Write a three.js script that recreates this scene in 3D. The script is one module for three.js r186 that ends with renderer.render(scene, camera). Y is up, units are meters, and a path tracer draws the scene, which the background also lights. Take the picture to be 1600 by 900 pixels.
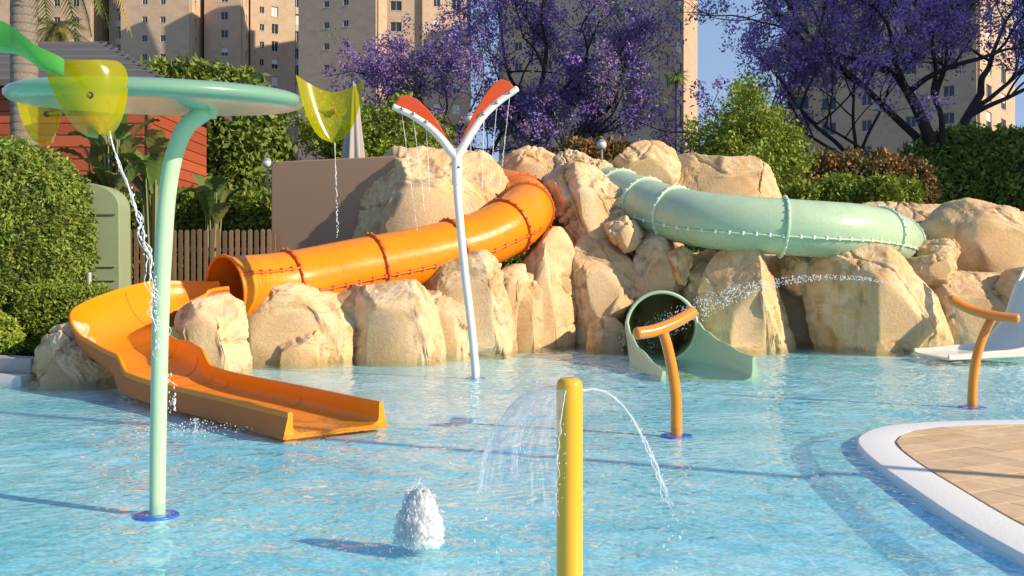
import * as THREE from 'three';
import { mergeGeometries, mergeVertices } from 'three/addons/utils/BufferGeometryUtils.js';
import { createNoise3D } from 'simplex-noise';

// ---------- camera, sky, sun, exposure ----------
const scene = new THREE.Scene();
const F = 1600, EYE = 1.6, HY = 430;                       // focal length in photo pixels, eye height, horizon row
const camera = new THREE.PerspectiveCamera(2 * Math.atan(450 / F) * 180 / Math.PI, 16 / 9, 0.1, 3000);
camera.position.set(0, EYE, 0);
camera.lookAt(0, EYE, -10);
camera.setViewOffset(1600, 900, 0, 20, 1600, 900);
const renderer = new THREE.WebGLRenderer({ antialias: true });
renderer.toneMapping = THREE.LinearToneMapping;
renderer.toneMappingExposure = 1.27;
renderer.shadowMap.enabled = true;
const EL = 26 * Math.PI / 180, SUN = new THREE.Vector3(0.945 * Math.cos(EL), Math.sin(EL), 0.327 * Math.cos(EL)).normalize();
// clear sky: pale at the horizon, deeper blue overhead, a broad warm brightening round the sun
{
  const W = 512, Hh = 256, d = new Float32Array(W * Hh * 4);
  for (let y = 0; y < Hh; y++) for (let x = 0; x < W; x++) {
    const up = ((y + 0.5) / Hh - 0.5) * Math.PI, az = ((x + 0.5) / W - 0.5) * 2 * Math.PI, s = Math.max(0, Math.sin(up)), k = Math.pow(s, 0.45);
    const c = Math.cos(az) * Math.cos(up) * SUN.x + Math.sin(up) * SUN.y + Math.sin(az) * Math.cos(up) * SUN.z, g = Math.exp((c - 1) * 5);
    const col = [0.50 + (0.085 - 0.50) * k + 0.32 * g, 0.62 + (0.21 - 0.62) * k + 0.26 * g, 0.76 + (0.50 - 0.76) * k + 0.16 * g];
    d.set([col[0] * 0.86, col[1] * 0.89, col[2] * 0.91, 1], (y * W + x) * 4);
  }
  const t = new THREE.DataTexture(d, W, Hh, THREE.RGBAFormat, THREE.FloatType);
  t.mapping = THREE.EquirectangularReflectionMapping; t.magFilter = t.minFilter = THREE.LinearFilter; t.needsUpdate = true;
  scene.background = scene.environment = t;
}
const sun = new THREE.DirectionalLight(new THREE.Color(1, 0.83, 0.61), 5);
sun.position.copy(SUN).multiplyScalar(200);
sun.target.position.set(0, 0, -20);
sun.castShadow = true;
Object.assign(sun.shadow.camera, { left: -120, right: 120, top: 120, bottom: -120, near: 1, far: 500 });
sun.shadow.mapSize.set(4096, 4096);
scene.add(sun, sun.target);

// ---------- helpers ----------
let seed = 7;
const rnd = () => { seed = (seed + 0x6d2b79f5) | 0; let t = Math.imul(seed ^ (seed >>> 15), 1 | seed); t = (t + Math.imul(t ^ (t >>> 7), 61 | t)) ^ t; return ((t ^ (t >>> 14)) >>> 0) / 4294967296; };
const rr = (a, b) => a + (b - a) * rnd();
const reseed = (s) => { seed = s; };
const V = (x, y, z) => new THREE.Vector3(x, y, z);
const C = (r, g, b) => new THREE.Color(r, g, b);
const lerp = (a, b, t) => a + (b - a) * t, clamp = (x, a, b) => Math.min(b, Math.max(a, x));
const sstep = (x, a, b) => { const t = clamp((x - a) / (b - a), 0, 1); return t * t * (3 - 2 * t); };
const n3 = createNoise3D(() => rnd());
const fbm = (x, y, z, o = 4) => { let s = 0, a = 0.5, f = 1; for (let i = 0; i < o; i++) { s += a * n3(x * f, y * f, z * f); f *= 2.03; a *= 0.5; } return s; };
const P = (px, py, d) => V((px - 800) / F * d, EYE - (py - HY) / F * d, -d);      // photo pixel + distance -> place
const G = (px, py, y = 0) => P(px, py, (EYE - y) * F / (py - HY));                // photo pixel on a level plane
const taken = new Map();
const numbered = (n) => { const k = taken.get(n) ?? 0; taken.set(n, k + 1); return k ? n + '_' + String(k).padStart(3, '0') : n; };
function tag(o, label, category, group) { o.userData.label = label; o.userData.category = category; if (group) o.userData.group = group; return o; }
function shadows(o) { o.castShadow = o.receiveShadow = true; return o; }
function thing(name, label, category, pos = [0, 0, 0], turn = 0, group) {
  const g = new THREE.Group(); g.name = numbered(name); g.position.set(...pos); g.rotation.y = turn; scene.add(g);
  return tag(g, label, category, group);
}
function part(name, geo, m, parent, kind) { const o = shadows(new THREE.Mesh(geo, m)); o.name = name; if (kind) o.userData.kind = kind; parent.add(o); return o; }
function solo(name, geo, m, label, category, group) { const o = shadows(new THREE.Mesh(geo, m)); o.name = numbered(name); scene.add(o); return tag(o, label, category, group); }
function struct(name, geo, m) { const o = shadows(new THREE.Mesh(geo, m)); o.name = numbered(name); o.userData.kind = 'structure'; scene.add(o); return o; }
const std = (r, g, b, rough = 0.6, extra = {}) => new THREE.MeshStandardMaterial({ color: C(r, g, b), roughness: rough, ...extra });
const phys = (r, g, b, rough, extra = {}) => new THREE.MeshPhysicalMaterial({ color: C(r, g, b), roughness: rough, ...extra });
const box = (w, h, d, x = 0, y = 0, z = 0) => new THREE.BoxGeometry(w, h, d).translate(x, y, z);
function chamferBox(w, h, d, c = 0.01) {            // box with chamfered edges along its length
  const s = new THREE.Shape();
  const a = w / 2, b = h / 2;
  s.moveTo(-a + c, -b); s.lineTo(a - c, -b); s.lineTo(a, -b + c); s.lineTo(a, b - c); s.lineTo(a - c, b); s.lineTo(-a + c, b); s.lineTo(-a, b - c); s.lineTo(-a, -b + c); s.closePath();
  return new THREE.ExtrudeGeometry(s, { depth: d, bevelEnabled: false }).translate(0, 0, -d / 2);
}
function grid(nu, nv, f, wrapU = false) {            // indexed surface of (nu+1) x (nv+1) points; f(u, v) -> [x,y,z]
  const pos = [], uv = [], idx = [], cu = wrapU ? nu : nu + 1;
  for (let j = 0; j <= nv; j++) for (let i = 0; i < cu; i++) { const p = f(i / nu, j / nv); pos.push(p[0], p[1], p[2]); uv.push(i / nu, j / nv); }
  for (let j = 0; j < nv; j++) for (let i = 0; i < nu; i++) { const a = j * cu + i, b = j * cu + (i + 1) % cu, c = a + cu, d = b + cu; idx.push(a, b, d, a, d, c); }
  const g = new THREE.BufferGeometry();
  g.setAttribute('position', new THREE.Float32BufferAttribute(pos, 3)); g.setAttribute('uv', new THREE.Float32BufferAttribute(uv, 2)); g.setIndex(idx); g.computeVertexNormals();
  return g;
}
function frames(pts, n) {                            // points along a smooth curve with level side and up vectors
  const c = new THREE.CatmullRomCurve3(pts, false, 'centripetal'), out = [];
  for (let i = 0; i <= n; i++) {
    const p = c.getPointAt(i / n), t = c.getTangentAt(i / n);
    const s = V().crossVectors(t, V(0, 1, 0)).normalize(), u = V().crossVectors(s, t).normalize();
    out.push({ p, t, s, u });
  }
  return out;
}
function sweep(pts, n, profile, caps = true, keep = null) {       // profile(t) -> closed loop of [side, up]
  const fr = frames(pts, n), pos = [], idx = []; let m = 0;
  fr.forEach((f, i) => { const l = profile(i / n); m = l.length; for (const [a, b] of l) pos.push(f.p.x + f.s.x * a + f.u.x * b, f.p.y + f.s.y * a + f.u.y * b, f.p.z + f.s.z * a + f.u.z * b); });
  for (let j = 0; j < n; j++) for (let i = 0; i < m; i++) { if (keep && !keep(i)) continue; const a = j * m + i, b = j * m + (i + 1) % m; idx.push(a, b, b + m, a, b + m, a + m); }
  if (caps) for (const j of [0, n]) {
    const l = profile(j / n).map(([a, b]) => new THREE.Vector2(a, b)), base = pos.length / 3;
    for (let i = 0; i < m; i++) pos.push(pos[(j * m + i) * 3], pos[(j * m + i) * 3 + 1], pos[(j * m + i) * 3 + 2]);
    for (const t of THREE.ShapeUtils.triangulateShape(l, [])) idx.push(base + t[0], base + t[1], base + t[2]);
  }
  const g = new THREE.BufferGeometry(); g.setAttribute('position', new THREE.Float32BufferAttribute(pos, 3));
  g.setAttribute('uv', new THREE.Float32BufferAttribute(new Float32Array(pos.length / 3 * 2), 2)); g.setIndex(idx); g.computeVertexNormals();
  return g;
}
function tube(pts, r, rad = 14, seg = 32, ends = true) {      // smooth round tube with domed ends; r number or function of t
  const c = pts.length === 2 ? new THREE.LineCurve3(pts[0], pts[1]) : new THREE.CatmullRomCurve3(pts, false, 'centripetal'), fr = c.computeFrenetFrames(seg), R = typeof r === 'number' ? () => r : r;
  const rows = [], cap = ends ? 4 : 0;
  for (let k = 0; k < cap; k++) { const a = (k / cap) * Math.PI / 2; rows.push([0, Math.sin(a), -Math.cos(a)]); }
  for (let i = 0; i <= seg; i++) rows.push([i / seg, 1, 0]);
  for (let k = cap - 1; k >= 0; k--) { const a = (k / cap) * Math.PI / 2; rows.push([1, Math.sin(a), Math.cos(a)]); }
  return grid(rad, rows.length - 1, (u, v) => {
    const [t, s, e] = rows[Math.round(v * (rows.length - 1))], i = Math.round(t * seg), p = c.getPointAt(t), q = R(t), a = u * Math.PI * 2;
    const x = Math.cos(a) * q * Math.max(s, 1e-3), y = Math.sin(a) * q * Math.max(s, 1e-3), N = fr.normals[i], B = fr.binormals[i], T = fr.tangents[i];
    return [p.x + N.x * x + B.x * y + T.x * e * q * 0.6, p.y + N.y * x + B.y * y + T.y * e * q * 0.6, p.z + N.z * x + B.z * y + T.z * e * q * 0.6];
  }, true);
}
const place = (g, p, dir) => g.applyQuaternion(new THREE.Quaternion().setFromUnitVectors(V(0, 1, 0), dir.clone().normalize())).translate(p.x, p.y, p.z);
function tex(w, h, f, srgb = true, near = false) {   // f(x, y) -> [r,g,b] 0..1 (display values when srgb)
  const d = new Uint8Array(w * h * 4);
  for (let y = 0; y < h; y++) for (let x = 0; x < w; x++) { const c = f(x, y), o = (y * w + x) * 4; d[o] = clamp(c[0], 0, 1) * 255; d[o + 1] = clamp(c[1], 0, 1) * 255; d[o + 2] = clamp(c[2], 0, 1) * 255; d[o + 3] = 255; }
  const t = new THREE.DataTexture(d, w, h); t.wrapS = t.wrapT = THREE.RepeatWrapping; t.magFilter = near ? THREE.NearestFilter : THREE.LinearFilter; t.minFilter = THREE.LinearFilter;
  if (srgb) t.colorSpace = THREE.SRGBColorSpace; t.needsUpdate = true; return t;
}
const rep = (t, x, y = x) => { const c = t.clone(); c.repeat.set(x, y); c.needsUpdate = true; return c; };
// tileable value noise for textures
function tileNoise(n, cells, s0) {
  reseed(s0); const g = Array.from({ length: cells * cells }, () => rnd());
  const at = (i, j) => g[((j % cells) + cells) % cells * cells + ((i % cells) + cells) % cells];
  return (x, y) => { const u = x / n * cells, v = y / n * cells, i = Math.floor(u), j = Math.floor(v), a = sstep(u - i, 0, 1), b = sstep(v - j, 0, 1); return lerp(lerp(at(i, j), at(i + 1, j), a), lerp(at(i, j + 1), at(i + 1, j + 1), a), b); };
}
const NA = tileNoise(512, 8, 11), NB = tileNoise(512, 32, 12), NC = tileNoise(512, 96, 13), ND = tileNoise(512, 256, 14);
const grain = tex(512, 512, (x, y) => { const v = 0.35 * NB(x, y) + 0.35 * NC(x, y) + 0.3 * ND(x, y); return [v, v, v]; }, false);
// ---------- pool: floor, water, deck ----------
const FLOOR = -0.1, DECK = 0.04;
// outline of the deck corner that juts into the pool (water edge of the white coping), and its inner edge
const copingOut = [[1900, 650], [1750, 652], [1600, 655], [1500, 657], [1420, 661], [1370, 668], [1350, 676], [1340, 684], [1340, 692], [1352, 707], [1380, 730], [1430, 765], [1500, 812], [1600, 868]].map(([x, y]) => G(x, y, DECK));
copingOut.push(V(2.84, DECK, -4.6), V(2.9, DECK, -3.5), V(3.0, DECK, -2), V(3.2, DECK, 0.5));
const smoothLine = (pts, n) => new THREE.CatmullRomCurve3(pts, false, 'centripetal').getSpacedPoints(n);
const edge = smoothLine(copingOut, 120);
const inward = edge.map((p, i) => { const a = edge[Math.max(0, i - 1)], b = edge[Math.min(120, i + 1)], t = V().subVectors(b, a).normalize(); return V(-t.z, 0, t.x).negate(); });
{ // make sure the vector points to the deck side
  const mid = 60, test = edge[mid].clone().addScaledVector(inward[mid], 0.3); if (test.x < edge[mid].x) inward.forEach((v) => v.negate());
}
const offset = (k, y) => edge.map((p, i) => V(p.x + inward[i].x * k, y, p.z + inward[i].z * k));
const strip = (rows) => { const n = rows[0].length - 1; return grid(n, rows.length - 1, (u, v) => rows[Math.round(v * (rows.length - 1))][Math.round(u * n)].toArray()); };
const mosaic = tex(512, 512, (x, y) => {
  const w = NA(x, y) * 0.5 + NB(x, y) * 0.5, k = ((x * 7349 + y * 9151 + ((x * y) % 977) * 31) % 101) / 101, m = clamp(0.5 + (w - 0.5) * 1.1 + (k - 0.5) * 0.9, 0, 1);
  return [lerp(0.45, 0.83, m), lerp(0.78, 0.945, m), lerp(0.84, 0.955, m)];
});
const mosaicMat = std(1, 1, 1, 0.5, { map: rep(mosaic, 1) });
const metricUV = (g, s = 1) => { const p = g.attributes.position, uv = new Float32Array(p.count * 2); for (let i = 0; i < p.count; i++) { uv[2 * i] = (p.getX(i) + p.getY(i) * 0.3) * s; uv[2 * i + 1] = (p.getZ(i) + p.getY(i)) * s; } g.setAttribute('uv', new THREE.BufferAttribute(uv, 2)); return g; };
const floorG = metricUV(new THREE.PlaneGeometry(60, 50).rotateX(-Math.PI / 2).translate(0, FLOOR, -12), 1 / 9);
struct('pool_floor', floorG, mosaicMat);
struct('pool_wall', metricUV(strip([offset(0.03, -0.03), offset(-0.40, -0.05), offset(-0.42, -0.055), offset(-0.62, FLOOR - 0.004)]), 1 / 9), mosaicMat);

// water sheet with real waves
{
  reseed(21);
  const waves = [];
  for (let i = 0; i < 34; i++) { const L = 0.16 * Math.pow(8.5, rnd() ** 1.3), a = rr(0, Math.PI * 2), k = 2 * Math.PI / L; waves.push([Math.cos(a) * k, Math.sin(a) * k, rr(0, 6.28), 0.037 / k * rr(0.5, 1.2)]); }
  const rings = [[-2.5, -7.21, 5, .6], [-0.57, -6.24, 11, 1.6], [0.26, -4.56, 8, .8], [1.73, -10.76, 7, .5], [5.9, -13.13, 7, .5], [-1.2, -6.6, 9, .9], [1.7, -5.6, 9, .9], [-4.2, -10.6, 8, 1]];
  const height = (x, z) => {
    const wx = x + 0.35 * n3(x * 0.45, z * 0.45, 3), wz = z + 0.35 * n3(x * 0.45, z * 0.45, 9); let h = 0;
    for (const [kx, kz, p, a] of waves) h += a * Math.sin(kx * wx + kz * wz + p);
    h *= 0.65 + 0.6 * n3(x * 0.22, z * 0.3, 17) ;
    for (const [cx, cz, k, s] of rings) { const d = Math.hypot(x - cx, z - cz); if (d < 4) h += 0.006 * s * Math.sin(d * k * 3.2) * Math.exp(-d * 1.1) ; }
    return h;
  };
  const zs = []; for (let z = 1; z > -26;) { zs.push(z); z -= clamp(-z * 0.0062, 0.026, 0.11); }
  const nx = 520, pos = new Float32Array((nx + 1) * zs.length * 3), uv = new Float32Array((nx + 1) * zs.length * 2), idx = [];
  zs.forEach((z, j) => { const w = clamp(3 + -z * 0.62, 4, 17); for (let i = 0; i <= nx; i++) { const x = (i / nx * 2 - 1) * w, o = j * (nx + 1) + i; pos.set([x, height(x, z), z], o * 3); uv.set([x / 2.6, z / 2.6], o * 2); } });
  for (let j = 0; j < zs.length - 1; j++) for (let i = 0; i < nx; i++) { const a = j * (nx + 1) + i, b = a + nx + 1; idx.push(a, a + 1, b + 1, a, b + 1, b); }
  const g = new THREE.BufferGeometry(); g.setAttribute('position', new THREE.BufferAttribute(pos, 3)); g.setAttribute('uv', new THREE.BufferAttribute(uv, 2)); g.setIndex(idx); g.computeVertexNormals();
  const hm = new Float32Array(512 * 512); const ws = [];
  for (let i = 0; i < 40; i++) { const kx = Math.round(rr(-26, 26)), kz = Math.round(rr(-26, 26)); if (Math.hypot(kx, kz) > 7) ws.push([kx, kz, rr(0, 6.28), 1 / Math.hypot(kx, kz)]); }
  for (let y = 0; y < 512; y++) for (let x = 0; x < 512; x++) { let s = 0; const u = x / 512 * 6.28318, v = y / 512 * 6.28318; for (const [a, b, p, m] of ws) s += m * Math.sin(a * u + b * v + p); hm[y * 512 + x] = s; }
  const K = 2.1, nm = tex(512, 512, (x, y) => { const dx = (hm[y * 512 + (x + 1) % 512] - hm[y * 512 + (x + 511) % 512]) * K, dy = (hm[((y + 1) % 512) * 512 + x] - hm[((y + 511) % 512) * 512 + x]) * K, l = Math.hypot(dx, dy, 1); return [0.5 - dx / l / 2, 0.5 - dy / l / 2, 0.5 + 0.5 / l]; }, false);
  const water = new THREE.MeshPhysicalMaterial({ color: C(0.88, 0.975, 0.99), roughness: 0.02, transmission: 1, thickness: 0, ior: 1.33, normalMap: nm, specularIntensity: 0.8, normalScale: new THREE.Vector2(0.5, 0.5) });
  struct('water', g, water);
}

// deck corner: white coping, dark drain gap, tiles
{
  const white = std(0.78, 0.77, 0.74, 0.55, { bumpMap: rep(grain, 1), bumpScale: 0.002 });
  const coping = struct('pool_coping', metricUV(strip([offset(-0.0, -0.06), offset(-0.0, DECK - 0.018), offset(0.006, DECK - 0.005), offset(0.02, DECK), offset(0.33, DECK), offset(0.335, DECK - 0.04)]), 1), white);
  coping.name = 'pool_coping';
  const inner = offset(0.352, DECK - 0.004);
  // slab under the tiles
  const far = [V(14, DECK - 0.012, 0.5), V(14, DECK - 0.012, -10.7)];
  const shape = new THREE.Shape([...offset(0.33, 0).map((p) => new THREE.Vector2(p.x, -p.z)), ...far.map((p) => new THREE.Vector2(p.x, -p.z))]);
  const slab = struct('deck', new THREE.ShapeGeometry(shape).rotateX(-Math.PI / 2).translate(0, DECK - 0.014, 0), std(0.34, 0.31, 0.27, 0.9));
  // tiles clipped to the inner edge
  const poly = [...inner.filter((_, i) => i % 4 === 0).map((p) => [p.x, p.z]), [9, 0.5], [9, inner[0].z]];
  const area = poly.reduce((s, p, i) => { const q = poly[(i + 1) % poly.length]; return s + p[0] * q[1] - q[0] * p[1]; }, 0);
  if (area < 0) poly.reverse();
  const clip = (pts) => {
    for (let i = 0; i < poly.length && pts.length; i++) {
      const [ax, az] = poly[i], [bx, bz] = poly[(i + 1) % poly.length], side = (p) => (bx - ax) * (p[1] - az) - (bz - az) * (p[0] - ax), out = [];
      pts.forEach((p, k) => { const q = pts[(k + 1) % pts.length], sp = side(p), sq = side(q); if (sp >= 0) out.push(p); if ((sp >= 0) !== (sq >= 0)) { const t = sp / (sp - sq); out.push([lerp(p[0], q[0], t), lerp(p[1], q[1], t)]); } });
      pts = out;
    }
    return pts;
  };
  reseed(33);
  const tileTex = tex(512, 512, (x, y) => { const v = 0.45 * NA(x, y) + 0.3 * NB(x, y) + 0.25 * ND(x, y), s = sstep(NA(x + 100, y + 60) * 0.7 + NB(x, y) * 0.3, 0.66, 0.74) * 0.6; return [0.86 + (v - .5) * .14, 0.73 + (v - .5) * .16 - s * .05, 0.57 + (v - .5) * .18 - s * 0.16]; });
  const mats = [0, 1, 2].map((i) => { const t = tileTex.clone(); t.offset.set(i * 0.37, i * 0.21); t.needsUpdate = true; const k = [1, 0.93, 1.05][i]; return std(k, k, k, 0.75, { map: t, bumpMap: grain, bumpScale: 0.0015 }); });
  const A = [0.882, -0.471], B = [-0.471, -0.882], W = 0.5, Hh = 0.33, gap = 0.005;       // running bond; A runs away to the right
  let made = 0;
  for (let r = -40; r < 40; r++) for (let c = -30; c < 30; c++) {
    const u0 = c * W + (r & 1) * W / 2, v0 = r * Hh, q = [[u0 + gap, v0 + gap], [u0 + W - gap, v0 + gap], [u0 + W - gap, v0 + Hh - gap], [u0 + gap, v0 + Hh - gap]].map(([u, v]) => [4.2 + A[0] * u + B[0] * v, -8.2 + A[1] * u + B[1] * v]);
    const mx = (q[0][0] + q[2][0]) / 2, mz = (q[0][1] + q[2][1]) / 2;
    if (mx > 8 || mz > -2.6 || mx < 2) continue;
    const pts = clip(q); if (pts.length < 3) continue;
    const sh = new THREE.Shape(pts.map(([x, z]) => new THREE.Vector2(x, -z)));
    const g = new THREE.ExtrudeGeometry(sh, { depth: 0.012, bevelEnabled: false }).rotateX(-Math.PI / 2).translate(0, DECK - 0.011 + rr(-0.0008, 0.0012), 0);
    const o = part(made ? 'tile_' + String(made).padStart(3, '0') : 'tile', metricUV(g, 1 / 1.7), mats[Math.floor(rnd() * 3)], slab); made++;
  }
}
// ---------- rockwork ----------
const ico = {}; const icoSphere = (n) => ico[n] ??= (() => { const g = new THREE.IcosahedronGeometry(1, n); g.deleteAttribute('normal'); g.deleteAttribute('uv'); return mergeVertices(g, 1e-5); })();
const rockGrain = tex(512, 512, (x, y) => { const v = 0.25 * NB(x, y) + 0.4 * NC(x, y) + 0.35 * ND(x, y); const k = 0.88 + 0.2 * (v - 0.2); return [k, k * 0.985, k * 0.96]; });
const rockMat = new THREE.MeshStandardMaterial({ color: 0xffffff, roughness: 0.92, vertexColors: true, map: rockGrain, bumpMap: grain, bumpScale: 0.009 });
const RC = { tan: [0.72, 0.50, 0.265], cream: [0.80, 0.64, 0.41], ochre: [0.62, 0.39, 0.16], grey: [0.50, 0.38, 0.27], pink: [0.70, 0.45, 0.27] };
const mixc = (a, b, t) => [lerp(a[0], b[0], t), lerp(a[1], b[1], t), lerp(a[2], b[2], t)];
function boulder(parent, poly, d, o = {}) {
  // outline at distance d (photo pixels), rounded and cut into a full three-dimensional stone `front` metres towards and `back` metres away from that distance
  const { front = 0.7, back = 0.9, s = 1, cuts = 3, rough = 0.55, pale = 0, detail = 34, box: e1 = 0.22, facets = [], sink = true, dz = 0 } = o;
  reseed(s * 977 + 5);
  const mx = poly.reduce((a, p) => a + p[0], 0) / poly.length, my = poly.reduce((a, p) => a + p[1], 0) / poly.length, gr = o.grow ?? 1.07;
  const pts = poly.map(([x, y]) => [mx + (x - mx) * gr * (o.wide ?? 1), my + (y - my) * gr]).map(([x, y]) => { const p = P(x, y, d); if (sink && p.y < 0.12) p.y = -0.5; return p; });
  let A = 0, cx = 0, cy = 0; pts.forEach((p, i) => { const q = pts[(i + 1) % pts.length], c = p.x * q.y - q.x * p.y; A += c; cx += (p.x + q.x) * c; cy += (p.y + q.y) * c; }); cx /= 3 * A; cy /= 3 * A;
  const R = (a) => { const dx = Math.cos(a), dy = Math.sin(a); let best = 0.05; pts.forEach((p, i) => { const q = pts[(i + 1) % pts.length], ex = q.x - p.x, ey = q.y - p.y, den = dx * ey - dy * ex; if (Math.abs(den) < 1e-9) return; const t = ((p.x - cx) * ey - (p.y - cy) * ex) / den, w = ((p.x - cx) * dy - (p.y - cy) * dx) / den; if (t > best && w >= -1e-6 && w <= 1 + 1e-6) best = t; }); return best; };
  const RT = Array.from({ length: 361 }, (_, i) => R((i - 180) * Math.PI / 180));
  const base = icoSphere(detail), bp = base.attributes.position, n = bp.count, pos = new Float32Array(n * 3), nor = new Float32Array(n * 3);
  for (let i = 0; i < n; i++) {
    const vx = bp.getX(i), vy = bp.getY(i), vz = bp.getZ(i), a = Math.atan2(vy, vx), k = (a * 180 / Math.PI + 180), k0 = Math.floor(k), r = lerp(RT[k0], RT[Math.min(360, k0 + 1)], k - k0), sxy = Math.hypot(vx, vy);
    const rad = r * Math.pow(sxy, e1), z = (vz > 0 ? front : back) * Math.sign(vz) * Math.pow(Math.abs(vz), 0.5);
    pos[3 * i] = cx + Math.cos(a) * rad; pos[3 * i + 1] = cy + Math.sin(a) * rad; pos[3 * i + 2] = -d + z;
    nor[3 * i] = vx; nor[3 * i + 1] = vy; nor[3 * i + 2] = vz;
  }
  // flat fracture faces
  const planes = [...facets.map((f) => [...V(f[0], f[1], f[2]).normalize().toArray(), f[3]])];
  planes.push([-0.78, rr(-0.1, 0.15), 0.6, rr(0.7, 0.84)], [0.72, rr(0, 0.3), 0.62, rr(0.72, 0.86)], [rr(-0.2, 0.2), 0.72, 0.66, rr(0.78, 0.9)]);
  for (let k = 0; k < 13; k++) { const v = V(rr(-1.1, 1.1), rr(-0.6, 1), rr(0.05, 1)).normalize(); planes.push([v.x, v.y, v.z, rr(0.84, 0.96)]); }
  for (let k = 0; k < cuts; k++) { const v = V(rr(-1, 1), rr(-0.5, 0.9), rr(0.45, 1.2)).normalize(); planes.push([v.x, v.y, v.z, rr(0.7, 0.9)]); }
  for (const [nx, ny, nz, f] of planes) {
    let h = -1e9; for (let i = 0; i < n; i++) h = Math.max(h, (pos[3 * i] - cx) * nx + (pos[3 * i + 1] - cy) * ny + (pos[3 * i + 2] + d) * nz);
    const lim = h * f;
    for (let i = 0; i < n; i++) { const q = (pos[3 * i] - cx) * nx + (pos[3 * i + 1] - cy) * ny + (pos[3 * i + 2] + d) * nz - lim; if (q > 0) { const w = q * 0.985; pos[3 * i] -= nx * w; pos[3 * i + 1] -= ny * w; pos[3 * i + 2] -= nz * w; } }
  }
  const g = new THREE.BufferGeometry(); g.setAttribute('position', new THREE.BufferAttribute(pos, 3)); g.setIndex(base.index.clone()); g.computeVertexNormals();
  const nn = g.attributes.normal.array, col = new Float32Array(n * 3), uv = new Float32Array(n * 2), sx = s * 13.7;
  const cracks = Array.from({ length: o.cracks ?? 4 }, () => { const v = V(rr(-1, 1), rr(-1, 1), rr(-.3, .3)).normalize(); return [v.x, v.y, v.z, rr(-0.35, 0.35)]; });
  const size = Math.sqrt(Math.abs(A) / 2);
  for (let i = 0; i < n; i++) {
    const x = pos[3 * i], y = pos[3 * i + 1], z = pos[3 * i + 2];
    const rid = 1 - Math.abs(n3(x * 0.9 + sx, y * 0.9, z * 0.9)) * 2;
    let dsp = rough * (0.07 * fbm(x * 0.9 + sx, y * 0.9, z * 0.9, 2) + 0.03 * rid + 0.040 * fbm(x * 4.2, y * 4.2 + sx, z * 4.2, 4) + 0.014 * n3(x * 13, y * 13, z * 13));
    // pitted patches
    const pit = sstep(fbm(x * 1.1 + 40 + sx, y * 1.1, z * 1.1, 2), 0.12, 0.3);
    dsp -= rough * pit * 0.022 * Math.abs(n3(x * 9, y * 9, z * 9));
    for (const [a, b, c, e] of cracks) { const q = Math.abs((x - cx) * a + (y - cy) * b + (z + d) * c - e * size + 0.10 * fbm(x * 2.2, y * 2.2, z * 2.2 + sx, 3)); dsp -= 0.085 * rough * (1 - sstep(q, 0.0, 0.05)); }
    pos[3 * i] += nn[3 * i] * dsp; pos[3 * i + 1] += nn[3 * i + 1] * dsp; pos[3 * i + 2] += nn[3 * i + 2] * dsp;
    // stone colour: mottled cream, tan, ochre and grey stains
    const m1 = fbm(x * 0.7 + sx, y * 0.7 + 5, z * 0.7, 4), m2 = fbm(x * 1.9, y * 1.9 + sx, z * 1.9 + 8, 4), m3 = fbm(x * 0.9 + 30, y * 2.2 + sx, z * 0.9, 4);
    let c = mixc(RC.tan, RC.cream, clamp(sstep(m1, -0.25, 0.35) * 0.8 + pale, 0, 1));
    c = mixc(c, RC.ochre, sstep(m2, 0.10, 0.34) * 0.55 * (1 - pale));
    c = mixc(c, RC.pink, sstep(-m2, 0.12, 0.4) * 0.5);
    c = mixc(c, RC.grey, sstep(m3, 0.22, 0.42) * 0.55);
    const stain = sstep(fbm(x * 1.6 + 3, y * 0.8, z * 1.6 + sx, 4) + (o.stain ?? 0.0) - 0.25, 0.0, 0.12);
    c = mixc(c, [0.42, 0.25, 0.09], stain * 0.6);
    const tide = 1 - sstep(y - 0.1 * fbm(x * 2.5, 3, z * 2.5 + sx, 3), 0.03, 0.07);
    c = mixc(c, [0.34, 0.23, 0.10], tide * 0.55);
    col.set(c, 3 * i); uv[2 * i] = (x + z * 0.61) / 1.3; uv[2 * i + 1] = (y + z * 0.43) / 1.3;
  }
  g.setAttribute('color', new THREE.BufferAttribute(col, 3)); g.setAttribute('uv', new THREE.BufferAttribute(uv, 2)); g.computeVertexNormals();
  return part('boulder', g, rockMat, parent);
}
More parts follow.
